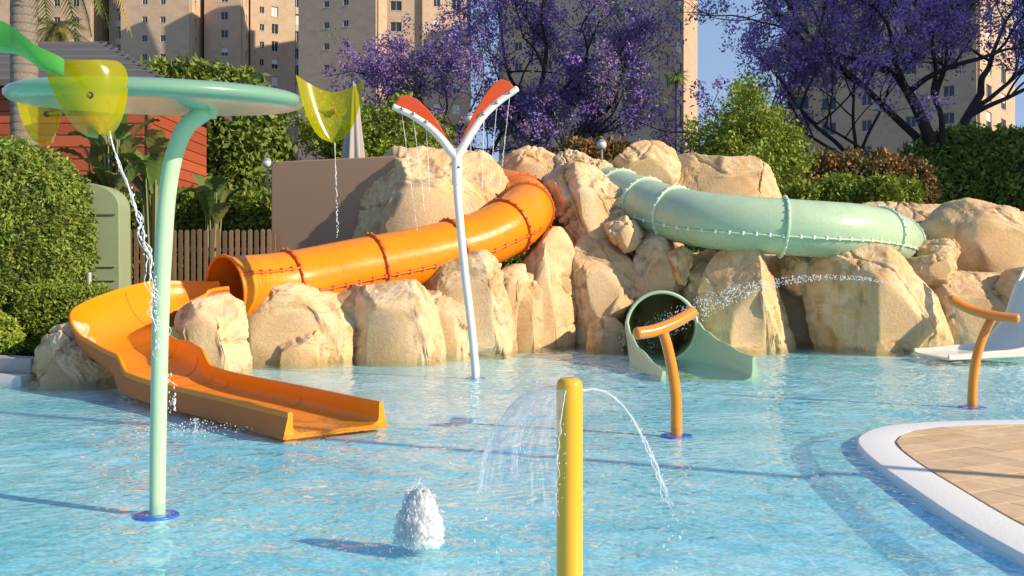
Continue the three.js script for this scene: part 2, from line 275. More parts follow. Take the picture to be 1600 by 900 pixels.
{
  const ledge = thing('rock_ledge', 'low row of pale tan boulders at the water under the orange tube', 'rock');
  boulder(ledge, [[268, 492], [300, 470], [345, 462], [366, 475], [368, 530], [376, 566], [372, 600], [345, 600], [310, 560], [285, 540], [270, 515]], 16.9, { s: 1, grow: 1.03, pale: 0.5, front: 0.45, back: 1, detail: 34 });
  boulder(ledge, [[354, 510], [366, 480], [398, 464], [428, 447], [470, 440], [512, 436], [540, 447], [550, 480], [550, 578], [372, 578], [360, 545]], 19.4, { s: 2, grow: 1.04, pale: 0.35, front: 0.7, back: 0.5, cuts: 3, cracks: 3, detail: 40, stain: .05 });
  boulder(ledge, [[430, 526], [470, 517], [520, 514], [532, 535], [534, 578], [426, 578]], 18.95, { s: 3, front: 0.4, detail: 28, stain: .1 });
  boulder(ledge, [[528, 578], [522, 512], [534, 470], [545, 448], [600, 443], [646, 439], [666, 455], [680, 485], [690, 530], [696, 578]], 19.7, { s: 4, grow: 1.04, pale: 0.4, front: 0.7, back: 0.5, cuts: 2, facets: [[-0.8, 0, 0.7, 0.6]], stain: .12, detail: 40 });
  boulder(ledge, [[650, 452], [690, 417], [728, 397], [762, 395], [782, 415], [792, 460], [800, 510], [812, 562], [740, 566], [688, 566], [674, 500]], 21.2, { s: 5, grow: 1.04, pale: 0.15, front: 0.7, back: 0.4, stain: .16, cuts: 3, detail: 40 });
  for (const [k, a, b, y0, y1, d] of [[51, 358, 412, 482, 590, 19.2], [52, 505, 590, 456, 582, 20.0], [53, 648, 732, 456, 576, 20.7], [54, 765, 845, 428, 566, 22.7]]) boulder(ledge, [[a, y0 + 14], [a + 12, y0 + 2], [(a + b) / 2, y0 - 4], [b - 12, y0], [b, y0 + 12], [b, y1], [a, y1]], d, { s: k, front: 0.5, back: 0.6, detail: 26, pale: 0.2, stain: .08 });
  boulder(ledge, [[777, 427], [800, 418], [818, 416], [824, 445], [808, 480], [800, 545], [785, 548], [782, 460]], 22.0, { wide: 1.1, s: 6, pale: 0.2, front: 0.4, back: .6, detail: 22 });
  boulder(ledge, [[826, 387], [860, 360], [878, 354], [893, 373], [895, 430], [894, 480], [889, 552], [840, 556], [796, 553], [789, 500], [806, 475], [819, 445]], 23.1, { wide: 1.1, s: 7, front: 0.7, back: 0.6, facets: [[0.75, 0.1, 0.6, 0.5], [-0.4, 0.2, 0.9, .7]] });

  boulder(ledge, [[385, 475], [540, 462], [660, 458], [780, 450], [830, 430], [885, 410], [905, 430], [900, 575], [385, 590]], 23.6, { wide: 1.1, s: 41, front: 0.5, back: 0.6, detail: 26 });

  const mid = thing('rock_outcrop', 'tall tan rock outcrop between the orange tube and the green tube', 'rock');
  boulder(mid, [[895, 396], [915, 370], [950, 372], [975, 390], [1000, 405], [1002, 450], [975, 480], [950, 510], [955, 556], [897, 556], [895, 467]], 23.6, { s: 8, front: 0.65, back: 1.2, cuts: 6 });
  boulder(mid, [[852, 282], [883, 260], [928, 264], [948, 282], [973, 305], [992, 333], [1000, 365], [985, 400], [940, 420], [903, 410], [890, 372], [868, 335], [864, 310]], 24.6, { s: 9, front: 0.9, back: 1.2, cuts: 8, rough: 1.4, pale: .1 });
  boulder(mid, [[946, 350], [977, 338], [1005, 350], [1013, 366], [992, 388], [975, 394], [955, 375]], 23.6, { s: 10, front: 0.55, detail: 22, facets: [[.9, .2, .5, .45]] });
  boulder(mid, [[1017, 358], [1056, 376], [1056, 400], [1066, 440], [1070, 560], [985, 560], [988, 430], [996, 390]], 23.5, { s: 11, front: 0.4, back: 1, rough: .6, cuts: 4, stain: .05 });
  boulder(mid, [[1046, 396], [1065, 386], [1083, 392], [1077, 422], [1072, 446], [1060, 442]], 23.0, { s: 12, front: 0.3, back: .8, rough: .4, detail: 20 });
  boulder(mid, [[1074, 404], [1110, 393], [1146, 400], [1150, 470], [1130, 560], [1070, 560], [1068, 450]], 23.2, { s: 13, front: 0.45, back: 1, rough: .6, cuts: 5, stain: .08 });
  boulder(mid, [[916, 548], [924, 510], [940, 494], [960, 498], [982, 520], [990, 553]], 22.2, { s: 14, front: 0.5, back: .6, detail: 24 });
  boulder(mid, [[1020, 440], [1110, 440], [1110, 500], [1100, 550], [985, 560], [980, 470]], 23.6, { s: 15, front: 0.2, back: .8, rough: .5, stain: .12, detail: 24 });

  boulder(mid, [[850, 300], [900, 285], [1000, 310], [1040, 360], [1070, 395], [1160, 400], [1160, 570], [890, 570], [880, 400]], 25.6, { s: 42, front: 0.5, back: 0.8, detail: 26 });

  const right = thing('rock_pile', 'pile of large tan boulders at the water below the green tube', 'rock');
  boulder(right, [[1138, 380], [1158, 372], [1182, 376], [1198, 392], [1210, 422], [1232, 465], [1254, 515], [1276, 562], [1200, 565], [1130, 562], [1088, 556], [1083, 505], [1098, 465], [1112, 415]], 22.2, { s: 16, front: 1.0, back: .7, facets: [[0.85, 0.25, 0.45, 0.42], [-0.35, 0.2, 0.9, .72]], cuts: 7, stain: .08 });
  boulder(right, [[1266, 463], [1273, 410], [1288, 385], [1316, 376], [1372, 381], [1406, 400], [1432, 432], [1463, 459], [1486, 486], [1512, 560], [1390, 565], [1297, 562], [1279, 520]], 22.3, { s: 17, front: 1.3, back: .8, facets: [[-0.72, 0.05, 0.7, 0.5], [0.35, 0.45, 0.8, 0.62], [0.8, .3, .5, .6]], cuts: 6, cracks: 3, detail: 40 });
  boulder(right, [[1216, 402], [1245, 396], [1275, 400], [1280, 432], [1265, 458], [1240, 460], [1220, 440]], 23.2, { s: 18, front: 0.45, detail: 22, stain: .15 });
  boulder(right, [[1195, 400], [1240, 440], [1290, 440], [1300, 565], [1220, 565], [1190, 470]], 24.0, { s: 19, front: 0.3, back: .8, detail: 24, stain: .2 });
  boulder(right, [[1200, 392], [1330, 385], [1440, 405], [1440, 470], [1200, 470]], 25.0, { s: 20, front: 0.4, back: .8, detail: 24 });

  boulder(right, [[1150, 402], [1300, 398], [1450, 405], [1480, 440], [1500, 575], [1150, 575]], 24.8, { s: 43, front: 0.4, back: 0.8, detail: 26 });

  const ridge = thing('rock_ridge', 'long tan rock ridge behind both tube slides', 'rock');
  boulder(ridge, [[758, 300], [768, 262], [800, 243], [823, 232], [850, 236], [875, 243], [880, 300], [850, 330], [780, 320]], 27.2, { s: 21, front: 0.8, back: 1, sink: false, facets: [[-.5, -.1, .8, .6]], pale: .1 });
  boulder(ridge, [[868, 250], [880, 240], [899, 239], [922, 249], [950, 262], [970, 290], [930, 330], [870, 320]], 27.0, { s: 22, front: 0.9, back: 1, sink: false, rough: 1.3 });
  boulder(ridge, [[925, 262], [950, 254], [975, 250], [985, 300], [930, 300]], 28.2, { s: 23, front: 0.5, sink: false, detail: 22 });
  boulder(ridge, [[943, 270], [967, 246], [987, 229], [1007, 221], [1031, 221], [1054, 234], [1062, 262], [1060, 320], [960, 320]], 27.2, { s: 24, front: 0.9, back: 1.2, sink: false, facets: [[-.1, -.35, .9, .55], [0.1, .8, .5, .7]] });
  boulder(ridge, [[1046, 245], [1070, 240], [1090, 239], [1112, 245], [1136, 249], [1165, 246], [1188, 247], [1202, 265], [1222, 303], [1230, 350], [1080, 340], [1046, 300]], 27.0, { s: 25, front: 0.9, back: 1.2, sink: false, facets: [[.9, .25, .4, .75], [.1, .5, .8, .7]], cracks: 3 });

  const slope = thing('rock_slope', 'broad tan rock slope beside the plain brown wall', 'rock');
  boulder(slope, [[556, 375], [566, 320], [570, 262], [590, 239], [640, 234], [700, 235], [750, 239], [778, 248], [800, 300], [800, 350], [745, 400], [690, 420], [600, 420], [560, 410]], 23.6, { s: 26, front: 1.1, back: 1.8, sink: false, facets: [[.15, .75, .6, .48], [-.5, -.1, .85, .7], [.5, .5, .6, .6]], cuts: 4, rough: 1.5, detail: 44, cracks: 1 });

  const far = thing('rock_terrace', 'stepped tan boulders behind the white slide', 'rock');
  boulder(far, [[1340, 325], [1370, 316], [1417, 315], [1447, 321], [1492, 319], [1505, 350], [1480, 420], [1350, 400]], 27.0, { s: 27, front: 0.7, back: 1, sink: false, facets: [[0, .9, .4, .6]], rough: .7 });
  boulder(far, [[1450, 355], [1475, 335], [1497, 316], [1528, 311], [1577, 324], [1625, 340], [1640, 440], [1563, 445], [1520, 440], [1480, 430], [1465, 390]], 25.0, { s: 28, front: 0.9, back: 1.2, sink: false, facets: [[.1, .4, .9, .6], [-.6, .3, .7, .6]], cracks: 4 });
  boulder(far, [[1430, 390], [1460, 376], [1493, 373], [1500, 394], [1490, 412], [1440, 412]], 24.0, { s: 29, front: 0.5, sink: false, detail: 22 });
  boulder(far, [[1418, 408], [1440, 400], [1488, 394], [1494, 425], [1460, 448], [1428, 440]], 23.5, { s: 30, front: 0.5, sink: false, detail: 22 });
  boulder(far, [[1440, 452], [1466, 430], [1492, 420], [1540, 422], [1580, 428], [1592, 462], [1580, 500], [1560, 560], [1480, 560]], 23.2, { s: 31, front: 0.7, back: 1, facets: [[.3, .7, .6, .6]], cracks: 3 });
  boulder(far, [[1572, 450], [1590, 425], [1650, 415], [1660, 560], [1585, 540]], 22.6, { s: 32, front: 0.4, back: 1, detail: 24 });

  const foot = thing('shore_rock', 'tan boulder at the water under the orange trough bend', 'rock');
  boulder(foot, [[42, 600], [57, 550], [78, 513], [106, 507], [121, 513], [137, 542], [176, 568], [200, 584], [212, 598], [216, 640], [133, 640], [60, 620]], 15.6, { s: 33, front: 0.75, back: 0.45, facets: [[.3, .75, .6, .7], [.3, .2, .95, .7]], cuts: 5, rough: 1.2, stain: .05 });
}
// ---------- water slides ----------
const orange = phys(0.90, 0.272, 0.007, 0.3, { specularIntensity: 0.45 });
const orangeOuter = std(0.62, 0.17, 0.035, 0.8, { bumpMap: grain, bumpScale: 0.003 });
const fade = tex(512, 512, (x, y) => { const v = 0.95 + 0.05 * (NA(x, y) - 0.5) + 0.05 * (NB(x, y * 4) - 0.5) + 0.05 * (ND(x, y) - 0.5), s = NC(x, y) > 0.93 ? 0.95 : 1; return [v * s, v * s, v * s]; });
const scuff = tex(512, 512, (x, y) => { const v = 0.75 + 0.5 * (NB(x, y) - 0.5) + 0.3 * (NC(x, y) - 0.5); return [v, v, v]; }, false);
const orangeRim = phys(0.80, 0.20, 0.01, 0.35);
const orangeFlange = phys(0.62, 0.12, 0.01, 0.4);
const mint = phys(0.46, 0.62, 0.41, 0.3, { specularIntensity: 0.6 });
const mintPale = phys(0.50, 0.66, 0.46, 0.35);
const boltPale = std(0.72, 0.76, 0.70, 0.4, { metalness: 0.2 });
const keyed = (keys) => (t) => { for (let i = 0; i < keys.length - 1; i++) if (t <= keys[i + 1][0]) { const [a, x] = keys[i], [b, y] = keys[i + 1]; return lerp(x, y, sstep(t, a, b)); } return keys[keys.length - 1][1]; };
function trough(half, hIn, hOut, boxy, solid, lip = 0.07) {       // cross-section of an open flume as a function of t
  return (t) => {
    const a = half(t), k = boxy(t), w = solid(t), l = [], N = 14, out = [];
    for (let i = -N; i <= N; i++) { const f = i / N * Math.PI / 2, sg = Math.sign(f), h = i < 0 ? hIn(t) : hOut(t); l.push([a * sg * Math.pow(Math.abs(Math.sin(f)), k), h * (1 - Math.pow(Math.cos(f), k))]); }
    const hi = hIn(t), ho = hOut(t);
    out.push([a + lip * 0.4, ho + 0.018], [a + lip, ho + 0.005], [a + lip, ho - 0.045]);
    for (let i = N; i >= -N; i--) { const [x, y] = l[i + N], sh = [x * (1 + 0.03 / a), y - 0.03], so = [x * (a + lip + 0.05) / a, Math.abs(i) === N ? -0.04 : -0.05]; out.push([lerp(sh[0], so[0], w), lerp(sh[1], so[1], w)]); }
    out.push([-a - lip, hi - 0.045], [-a - lip, hi + 0.005], [-a - lip * 0.4, hi + 0.018]);
    return [...l, ...out];
  };
}
function flange(f, r, m, parent, bolts, boltMat) {                // bolted ring round a tube
  const w = 0.032, h = 0.05, prof = [[r - 0.01, -w], [r + h - 0.012, -w], [r + h, -w + 0.012], [r + h, w - 0.012], [r + h - 0.012, w], [r - 0.01, w]].map(([x, y]) => new THREE.Vector2(x, y));
  const ring = part('flange', place(new THREE.LatheGeometry(prof, 56), f.p, f.t), m, parent);
  const bs = [];
  for (let i = 0; i < bolts; i++) { const a = i / bolts * Math.PI * 2, c = Math.cos(a), s = Math.sin(a), q = f.p.clone().addScaledVector(f.s, c * (r + h)).addScaledVector(f.u, s * (r + h)); bs.push(place(new THREE.CylinderGeometry(0.024, 0.028, 0.05, 6), q, V().addScaledVector(f.s, c).addScaledVector(f.u, s))); }
  if (bolts) part('bolt_ring', mergeGeometries(bs), boltMat, ring, 'stuff');
}
function seam(fr, r, ang, m, parent, boltMat, from = 0, to = 1, step = 0.2) {   // bolted joint along a tube at a given angle
  const c = Math.cos(ang), s = Math.sin(ang), n = fr.length - 1, i0 = Math.floor(from * n), i1 = Math.floor(to * n), line = [], bs = []; let last = null;
  for (let i = i0; i <= i1; i++) { const f = fr[i], q = f.p.clone().addScaledVector(f.s, c * (r + 0.012)).addScaledVector(f.u, s * (r + 0.012)); line.push(q); if (!last || q.distanceTo(last) > step) { last = q; bs.push(place(new THREE.CylinderGeometry(0.034, 0.038, 0.08, 6), q.clone().addScaledVector(f.u, 0.01), V().addScaledVector(f.u, 1))); } }
  const j = part('seam', tube(line, 0.026, 6, line.length * 2), m, parent);
  part('bolt_row', mergeGeometries(bs), boltMat, j, 'stuff');
}
const shell = (fr, r, rad = 48) => grid(rad, fr.length - 1, (u, v) => { const f = fr[Math.round(v * (fr.length - 1))], a = u * Math.PI * 2, c = Math.cos(a) * r, s = Math.sin(a) * r; return [f.p.x + f.s.x * c + f.u.x * s, f.p.y + f.s.y * c + f.u.y * s, f.p.z + f.s.z * c + f.u.z * s]; }, true);
{
  const o = thing('orange_slide', 'orange enclosed tube slide ending in an open curved trough and runout', 'water slide');
  const R = 0.63;
  const path = [[352, 454, 18.9], [440, 445, 19.8], [560, 421, 20.7], [665, 400, 21.5], [745, 378, 22.2], [800, 350, 22.9], [822, 328, 23.9], [814, 313, 25.1], [785, 303, 26.0], [735, 298, 26.6]].map((a) => P(...a));
  const fr = frames(path, 160);
  Object.assign(part('tube', shell(fr, R), new THREE.MeshPhysicalMaterial().copy(orange), o).material, { side: THREE.DoubleSide, map: rep(fade, 2, 6), roughnessMap: rep(scuff, 2, 6), roughness: 0.42 });
  for (const t of [0.125, 0.29, 0.45, 0.585, 0.70, 0.80]) flange(fr[Math.round(t * 160)], R, orangeFlange, o, 22, orangeFlange);
  part('mouth_rim', place(new THREE.TorusGeometry(R + 0.015, 0.03, 10, 56).rotateX(Math.PI / 2), fr[0].p, fr[0].t), orangeRim, o);
  // side of the tube towards the pool: s points to the pool or away from it depending on travel
  const near = fr[60].s.z > 0 ? 0 : Math.PI;
  seam(fr, R, near + (near ? 0.32 : -0.32), orangeFlange, o, orangeFlange, 0.13, 0.62, 0.26);
  seam(fr, R, near + (near ? -0.5 : 0.5), orangeFlange, o, orangeFlange, 0.0, 0.125, 0.2);
  // open trough: from the mouth round the bend to the water
  const tp = [[-5.2, 0.95, -18.8], [-5.7, 0.85, -18.58], [-6.2, 0.68, -17.9], [-6.42, 0.5, -16.9], [-6.1, 0.34, -15.9], [-5.45, 0.2, -14.95], [-4.75, 0.1, -14.1], [-4.25, 0.05, -13.5], [-3.0, 0.02, -12.08], [-1.83, -0.01, -10.72]].map((a) => V(...a));
  const L = trough(keyed([[0, 0.54], [0.08, 0.6], [0.3, 0.66], [0.6, 0.56], [1, 0.52]]), keyed([[0, 0.45], [0.12, 0.42], [0.42, 0.38], [0.5, 0.45], [0.535, 0.43], [0.575, 0.23], [1, 0.23]]), keyed([[0, 0.55], [0.1, 0.72], [0.3, 0.58], [0.42, 0.44], [0.54, 0.40], [0.58, 0.21], [1, 0.21]]), keyed([[0, 1], [0.4, 0.9], [0.62, 0.3], [1, 0.26]]), keyed([[0, 0], [0.5, 0], [0.585, 1], [1, 1]]), 0.055);
  const N = 14, outer = (i) => i >= 2 * N + 3 && i <= 4 * N + 4;
  part('trough', sweep(tp, 150, L, true, (i) => !outer(i)), orange, o);
  part('outer_skin', sweep(tp, 150, L, false, outer), orangeOuter, o);
  const tf = frames(tp, 150);
  for (const t of [0.14, 0.3, 0.44, 0.53, 0.585, 0.64, 0.83]) { const joint = [0, 1].map((k) => { const f = tf[Math.round(t * 150)], q = f.p.clone().addScaledVector(f.t, (k - 0.5) * 0.016); return L(t).slice(1, 2 * N).map(([a, b]) => q.clone().addScaledVector(f.s, a * 0.995).addScaledVector(f.u, b + 0.004)); }); part('joint', strip(joint), orangeFlange, o); }
  // bevelled end posts where the high wall steps down
}
{
  const o = thing('green_slide', 'mint green enclosed tube slide coming out low over the water', 'water slide');
  const R = 0.62;
  const path = [[930, 292, 27.4], [962, 302, 26.0], [1000, 316, 24.8], [1045, 332, 23.8], [1110, 345, 22.9], [1190, 352, 22.5], [1280, 358, 22.5], [1340, 362, 22.9], [1384, 371, 23.8], [1402, 382, 25.0], [1400, 395, 26.3]].map((a) => P(...a));
  const fr = frames(path, 160);
  Object.assign(part('tube', shell(fr, R), new THREE.MeshPhysicalMaterial().copy(mint), o).material, { side: THREE.DoubleSide, map: rep(fade, 2, 6), roughnessMap: rep(scuff, 2, 6), roughness: 0.42 });
  for (const t of [0.14, 0.235, 0.325, 0.53, 0.745, 0.88]) flange(fr[Math.round(t * 160)], R, mintPale, o, 24, boltPale);
  const near = fr[90].s.z > 0 ? 0 : Math.PI;
  seam(fr, R, near + (near ? 0.38 : -0.38), mint, o, boltPale, 0.28, 0.9, 0.28);
  // lower end: mouth and runout
  const mp = [P(1034, 511, 20.0), P(1034, 509, 21.2), P(1044, 488, 26.5)], fm = frames(mp, 30);
  part('mouth_tube', shell(fm, 0.66), new THREE.MeshPhysicalMaterial().copy(mint), o).material.side = THREE.DoubleSide;
  part('mouth_rim', place(new THREE.TorusGeometry(0.68, 0.035, 12, 64).rotateX(Math.PI / 2), fm[0].p, fm[0].t), mint, o);
  const tp = [V(2.93, -0.06, -20.05), V(2.95, -0.07, -19.2), V(3.05, -0.08, -18.0), V(3.15, -0.1, -16.35)];
  const L = trough(keyed([[0, 0.66], [1, 0.70]]), keyed([[0, 0.75], [0.22, 0.62], [0.5, 0.48], [0.85, 0.38], [1, 0.38]]), keyed([[0, 0.75], [0.15, 0.55], [0.4, 0.34], [0.8, 0.2], [1, 0.16]]), keyed([[0, 0.9], [0.4, 0.5], [1, 0.3]]), keyed([[0, 0.2], [0.3, 0.8], [1, 1]]), 0.06);
  part('runout', sweep(tp, 60, L), mint, o);
}
// ---------- spray features standing in the pool ----------
const basePlate = phys(0.02, 0.13, 0.62, 0.35);
const sprayOrange = phys(0.84, 0.25, 0.008, 0.22, { clearcoat: 0.6, clearcoatRoughness: 0.1 });
const yellowPaint = phys(0.80, 0.42, 0.012, 0.25, { clearcoat: 0.5, clearcoatRoughness: 0.12 });
const mintPole = phys(0.42, 0.60, 0.40, 0.35, { specularIntensity: 0.6 });
const whitePaint = phys(0.76, 0.73, 0.66, 0.35);
const redPanel = std(0.66, 0.075, 0.010, 0.6);
const darkHole = std(0.03, 0.03, 0.03, 0.8), steel = std(0.45, 0.45, 0.44, 0.3, { metalness: 0.9 });
const waterWhite = phys(0.95, 0.97, 1, 0.35, { transmission: 0.45, thickness: 0, ior: 1.33 });
const waterClear = new THREE.MeshPhysicalMaterial({ color: C(0.97, 0.985, 1), roughness: 0.06, transmission: 1, thickness: 0, ior: 1.33, specularIntensity: 0.6 });
const plate = (parent, x, z, r) => part('base_plate', new THREE.LatheGeometry([[0.001, FLOOR - 0.02], [r, FLOOR - 0.02], [r, FLOOR + 0.012], [r - 0.012, FLOOR + 0.022], [0.001, FLOOR + 0.024]].map(([a, b]) => new THREE.Vector2(a, b)), 32).translate(x, 0, z), basePlate, parent);
const dropGeo = new THREE.IcosahedronGeometry(1, 1); dropGeo.deleteAttribute('uv');
function drops(list) { return mergeGeometries(list.map(([p, r, st = 1]) => dropGeo.clone().scale(r, r * st, r).translate(p.x, p.y, p.z))); }
function thread(cur, r, amp, sd, n = 90, t0 = 0, t1 = 1) {      // one irregular thread of falling water
  const pts = []; for (let i = 0; i <= 40; i++) { const t = lerp(t0, t1, i / 40), p = cur.getPointAt(t); p.x += amp * t * n3(t * 9, sd, 0); p.z += amp * t * n3(t * 9, sd, 5); pts.push(p); }
  const g = tube(pts, (t) => r * (0.55 + 0.75 * Math.abs(n3(t * 22, sd, 2)) + 0.5 * Math.max(0, n3(t * 60, sd, 7))) * (1 - 0.5 * t), 7, n, true); g.deleteAttribute('uv'); return g.toNonIndexed();
}
function drip(name, label, from, to, n, r, wob = 0.01, solidTo = 0.35) {   // falling strand: unbroken at first, then short beads
  const list = [], cur = new THREE.LineCurve3(from, to), sd = rr(0, 99);
  for (let i = 0; i < n; i++) { const t = lerp(solidTo * 0.7, 1, (i + rr(0, 0.9)) / n), p = cur.getPoint(t); p.x += wob * t * rr(-1, 1); p.z += wob * t * rr(-1, 1); list.push([p, r * rr(0.35, 0.95), rr(1.2, 4)]); }
  return solo(name, mergeGeometries([thread(cur, r * 0.8, wob, sd, 60, 0, solidTo), drops(list)]), waterWhite, label, 'water');
}
{ // mint flower with yellow cups
  reseed(51);
  const D = 7.21, f = thing('flower_fountain', 'tall mint green flower fountain with a flat disc and clear yellow cups', 'fountain');
  const pole = [[246, 850], [246, 785], [248, 640], [251, 500], [256, 380], [262, 300], [273, 240], [291, 198], [318, 176]].map(([x, y]) => P(x, y, D));
  part('pole', tube(pole, (t) => lerp(0.054, 0.062, t), 24, 90), mintPole, f);
  plate(f, -2.5, -D, 0.15);
  const discMat = phys(0.36, 0.64, 0.46, 0.25, { transmission: 0.5, thickness: 0, ior: 1.45, side: THREE.DoubleSide });
  const prof = [[0.02, -0.035], [0.3, -0.03], [0.75, -0.02], [0.93, -0.01], [0.985, 0.002], [1.012, 0.022], [1.012, 0.045], [0.985, 0.065], [0.94, 0.078], [0.8, 0.083], [0.4, 0.088], [0.02, 0.088]].map(([a, b]) => new THREE.Vector2(a, b));
  for (const q of prof) q.y *= 1.3;
  const c = P(250, 164, D + 0.12);
  const disc = part('disc', new THREE.LatheGeometry(prof, 96), discMat, f); disc.position.copy(c); disc.rotation.set(0.085, 0, -0.012);
  part('hub', new THREE.CylinderGeometry(0.10, 0.085, 0.07, 28).translate(0.31, -0.055, -0.02), mintPole, disc);
  const cup = phys(0.74, 0.70, 0.008, 0.12, { transmission: 0.72, thickness: 0, ior: 1.45, side: THREE.DoubleSide });
  const petal = (sx, sy, curl, dip) => grid(28, 24, (u, v) => { const a = u * 2 - 1, w = Math.pow(Math.max(v, 1e-3), 0.42) * Math.pow(Math.max(1e-3, 1 - Math.pow(v, 9) * (dip < 0.15 ? 0.5 : 0)), 0.5); return [sx * a * w * (1 - 0.1 * v), sy * (-0.5 + v * (1 - dip + dip * Math.pow(Math.abs(a), 1.6) - 0.05 * a)), curl * (a * a * 0.9 + 0.35 * (1 - v)) - curl * 0.4]; });
  for (const [px, py, d, sx, sy, curl, ry, rz, rx, dip] of [[143, 150, 6.2, 0.28, 0.48, -0.12, 0.3, 0.22, -0.1, 0.06], [76, 178, 7.95, 0.28, 0.46, 0.12, -0.3, 0.1, 0.1, 0.06], [518, 173, 7.35, 0.265, 0.46, 0.10, 0.15, 0.03, 0.05, 0.2]]) {
    const p = part('petal', petal(sx, sy, curl, dip), cup, f); p.position.copy(P(px, py, d)); p.rotation.set(rx, ry, rz);
    const q = P(px, py, d), dir = V().subVectors(c, q).setY(0).normalize(), a = q.clone().addScaledVector(dir, -0.03), b = q.clone().addScaledVector(dir, 0.24);
    part('arm', tube([a, b], 0.012, 10, 6), cup, f);
    part('bolt', place(new THREE.CylinderGeometry(0.022, 0.022, 0.02, 14), q.clone().addScaledVector(dir, -0.02), dir), px < 300 ? darkHole : std(0.5, 0.12, 0.02, 0.4), f);
  }
  // water running out of the cups
  const line = [[171, 206], [180, 240], [190, 265], [205, 300], [216, 340], [224, 370], [232, 400], [237, 430], [240, 470], [252, 540], [265, 610], [272, 650]], list = [];
  const cur = new THREE.CatmullRomCurve3(line.map(([x, y]) => P(x, y, 6.5)));
  for (let i = 0; i < 150; i++) { const t = 0.2 + 0.8 * rnd(), p = cur.getPointAt(t); p.x += rr(-1, 1) * (0.008 + 0.03 * t); p.z += rr(-0.02, 0.02); list.push([p, rr(0.002, 0.006), rr(1, 3)]); }
  solo('water_strand', mergeGeometries([thread(cur, 0.0065, 0.05, 3, 160, 0, 0.62), thread(cur, 0.005, 0.08, 8, 160, 0, 0.7), thread(cur, 0.003, 0.12, 15, 160, 0.1, 0.9), drops(list)]), waterWhite, 'twisting strand of water falling from the yellow cup beside the palm trunk', 'water');
  drip('water_drip', 'line of drops falling from the yellow cup in front of the brown wall', P(523, 222, 7.35), P(528, 372, 7.35), 46, 0.0042, 0.008, 0.3);
}
{ // green leaf of a neighbouring fountain, its pole outside the frame
  const leaf = thing('leaf_fountain', 'bright green plastic leaf spout reaching in beside the palm trunk', 'fountain');
  const m = phys(0.10, 0.48, 0.05, 0.2, { transmission: 0.35, thickness: 0, side: THREE.DoubleSide, clearcoat: 0.5 });
  part('leaf', grid(36, 14, (u, v) => { const a = v * 2 - 1, w = 0.21 * Math.pow(Math.sin(Math.PI * (0.06 + 0.94 * u)), 0.7) * (1 - 0.35 * u), x = lerp(-3.5, -2.58, u); return [x, lerp(3.1, 2.83, u * u) - 0.10 * (1 - a * a) + a * w * 0.32 + 0.015 * Math.sin(u * 20), -5.9 + a * w]; }), m, leaf);
  part('pole', tube([V(-3.5, -0.3, -5.9), V(-3.55, 1.5, -5.9), V(-3.6, 2.5, -5.9), V(-3.45, 3.02, -5.9), V(-3.3, 3.05, -5.9)], 0.05, 18, 40), mintPole, leaf);
  plate(leaf, -3.5, -5.9, 0.14);
}
{ // white Y sprayer with red wings
  reseed(53);
  const D = 16.8, f = thing('wing_sprayer', 'tall white curved pole sprayer with two red wings in a V', 'fountain');
  part('pole', tube([[743, 612], [743, 582], [737, 515], [727, 430], [719, 350], [714, 285], [713, 245]].map(([x, y]) => P(x, y, D)), 0.066, 20, 60), whitePaint, f);
  plate(f, -0.6, -D, 0.17);
  part('collar', place(new THREE.LatheGeometry([[0.066, -0.25], [0.082, -0.24], [0.082, 0.2], [0.066, 0.22]].map(([a, b]) => new THREE.Vector2(a, b)), 24), P(714, 266, D), V(-0.02, 1, 0)), whitePaint, f);
  part('pin', new THREE.SphereGeometry(0.018, 10, 8).translate(...P(717, 261, D - 0.08).toArray()), darkHole, f);
  for (const [arm, panel, tips] of [
    [[[713, 246], [704, 236], [690, 217], [668, 196], [640, 178], [616, 167]], [[618, 166], [626, 152], [640, 151], [656, 160], [672, 176], [688, 200], [702, 226], [707, 236], [690, 214], [668, 193], [640, 174]], [[628, 178], [646, 185], [666, 198]]],
    [[[713, 246], [722, 232], [736, 208], [756, 180], [780, 158], [807, 139]], [[717, 234], [724, 214], [742, 176], [758, 150], [772, 132], [783, 125], [795, 129], [803, 138], [780, 154], [756, 176], [736, 204]], [[755, 186], [776, 168], [796, 152]]]]) {
    part('arm', tube(arm.map(([x, y]) => P(x, y, D)), (t) => lerp(0.075, 0.055, t), 14, 40), whitePaint, f);
    const pts = panel.map(([x, y]) => { const p = P(x, y, D); return new THREE.Vector2(p.x, p.y); });
    const wing = part('wing', new THREE.ExtrudeGeometry(new THREE.Shape(pts), { depth: 0.05, bevelEnabled: true, bevelSize: 0.012, bevelThickness: 0.012, bevelSegments: 2 }).translate(0, 0, -D - 0.025), redPanel, f);
    tips.forEach(([x, y]) => part('nozzle', new THREE.SphereGeometry(0.03, 10, 8).translate(...P(x, y - 8, D - 0.06).toArray()), steel, wing));
  }
  const where = ['outer', 'middle', 'inner'];
  [[628, 178, 652, 360], [646, 186, 664, 330], [666, 200, 671, 300], [756, 188, 753, 300], [776, 170, 766, 285], [796, 153, 781, 292]].forEach(([x, y, x2, y2], i) => drip('water_drip', `${i < 3 ? where[i] : where[5 - i]} line of drops from the ${i < 3 ? 'lower' : 'higher'} red wing`, P(x, y, D), P(x2, y2, D), 60, 0.0075, 0.012, [0.55, 0.5, 0.45, .6, .55, .6][i]));
}
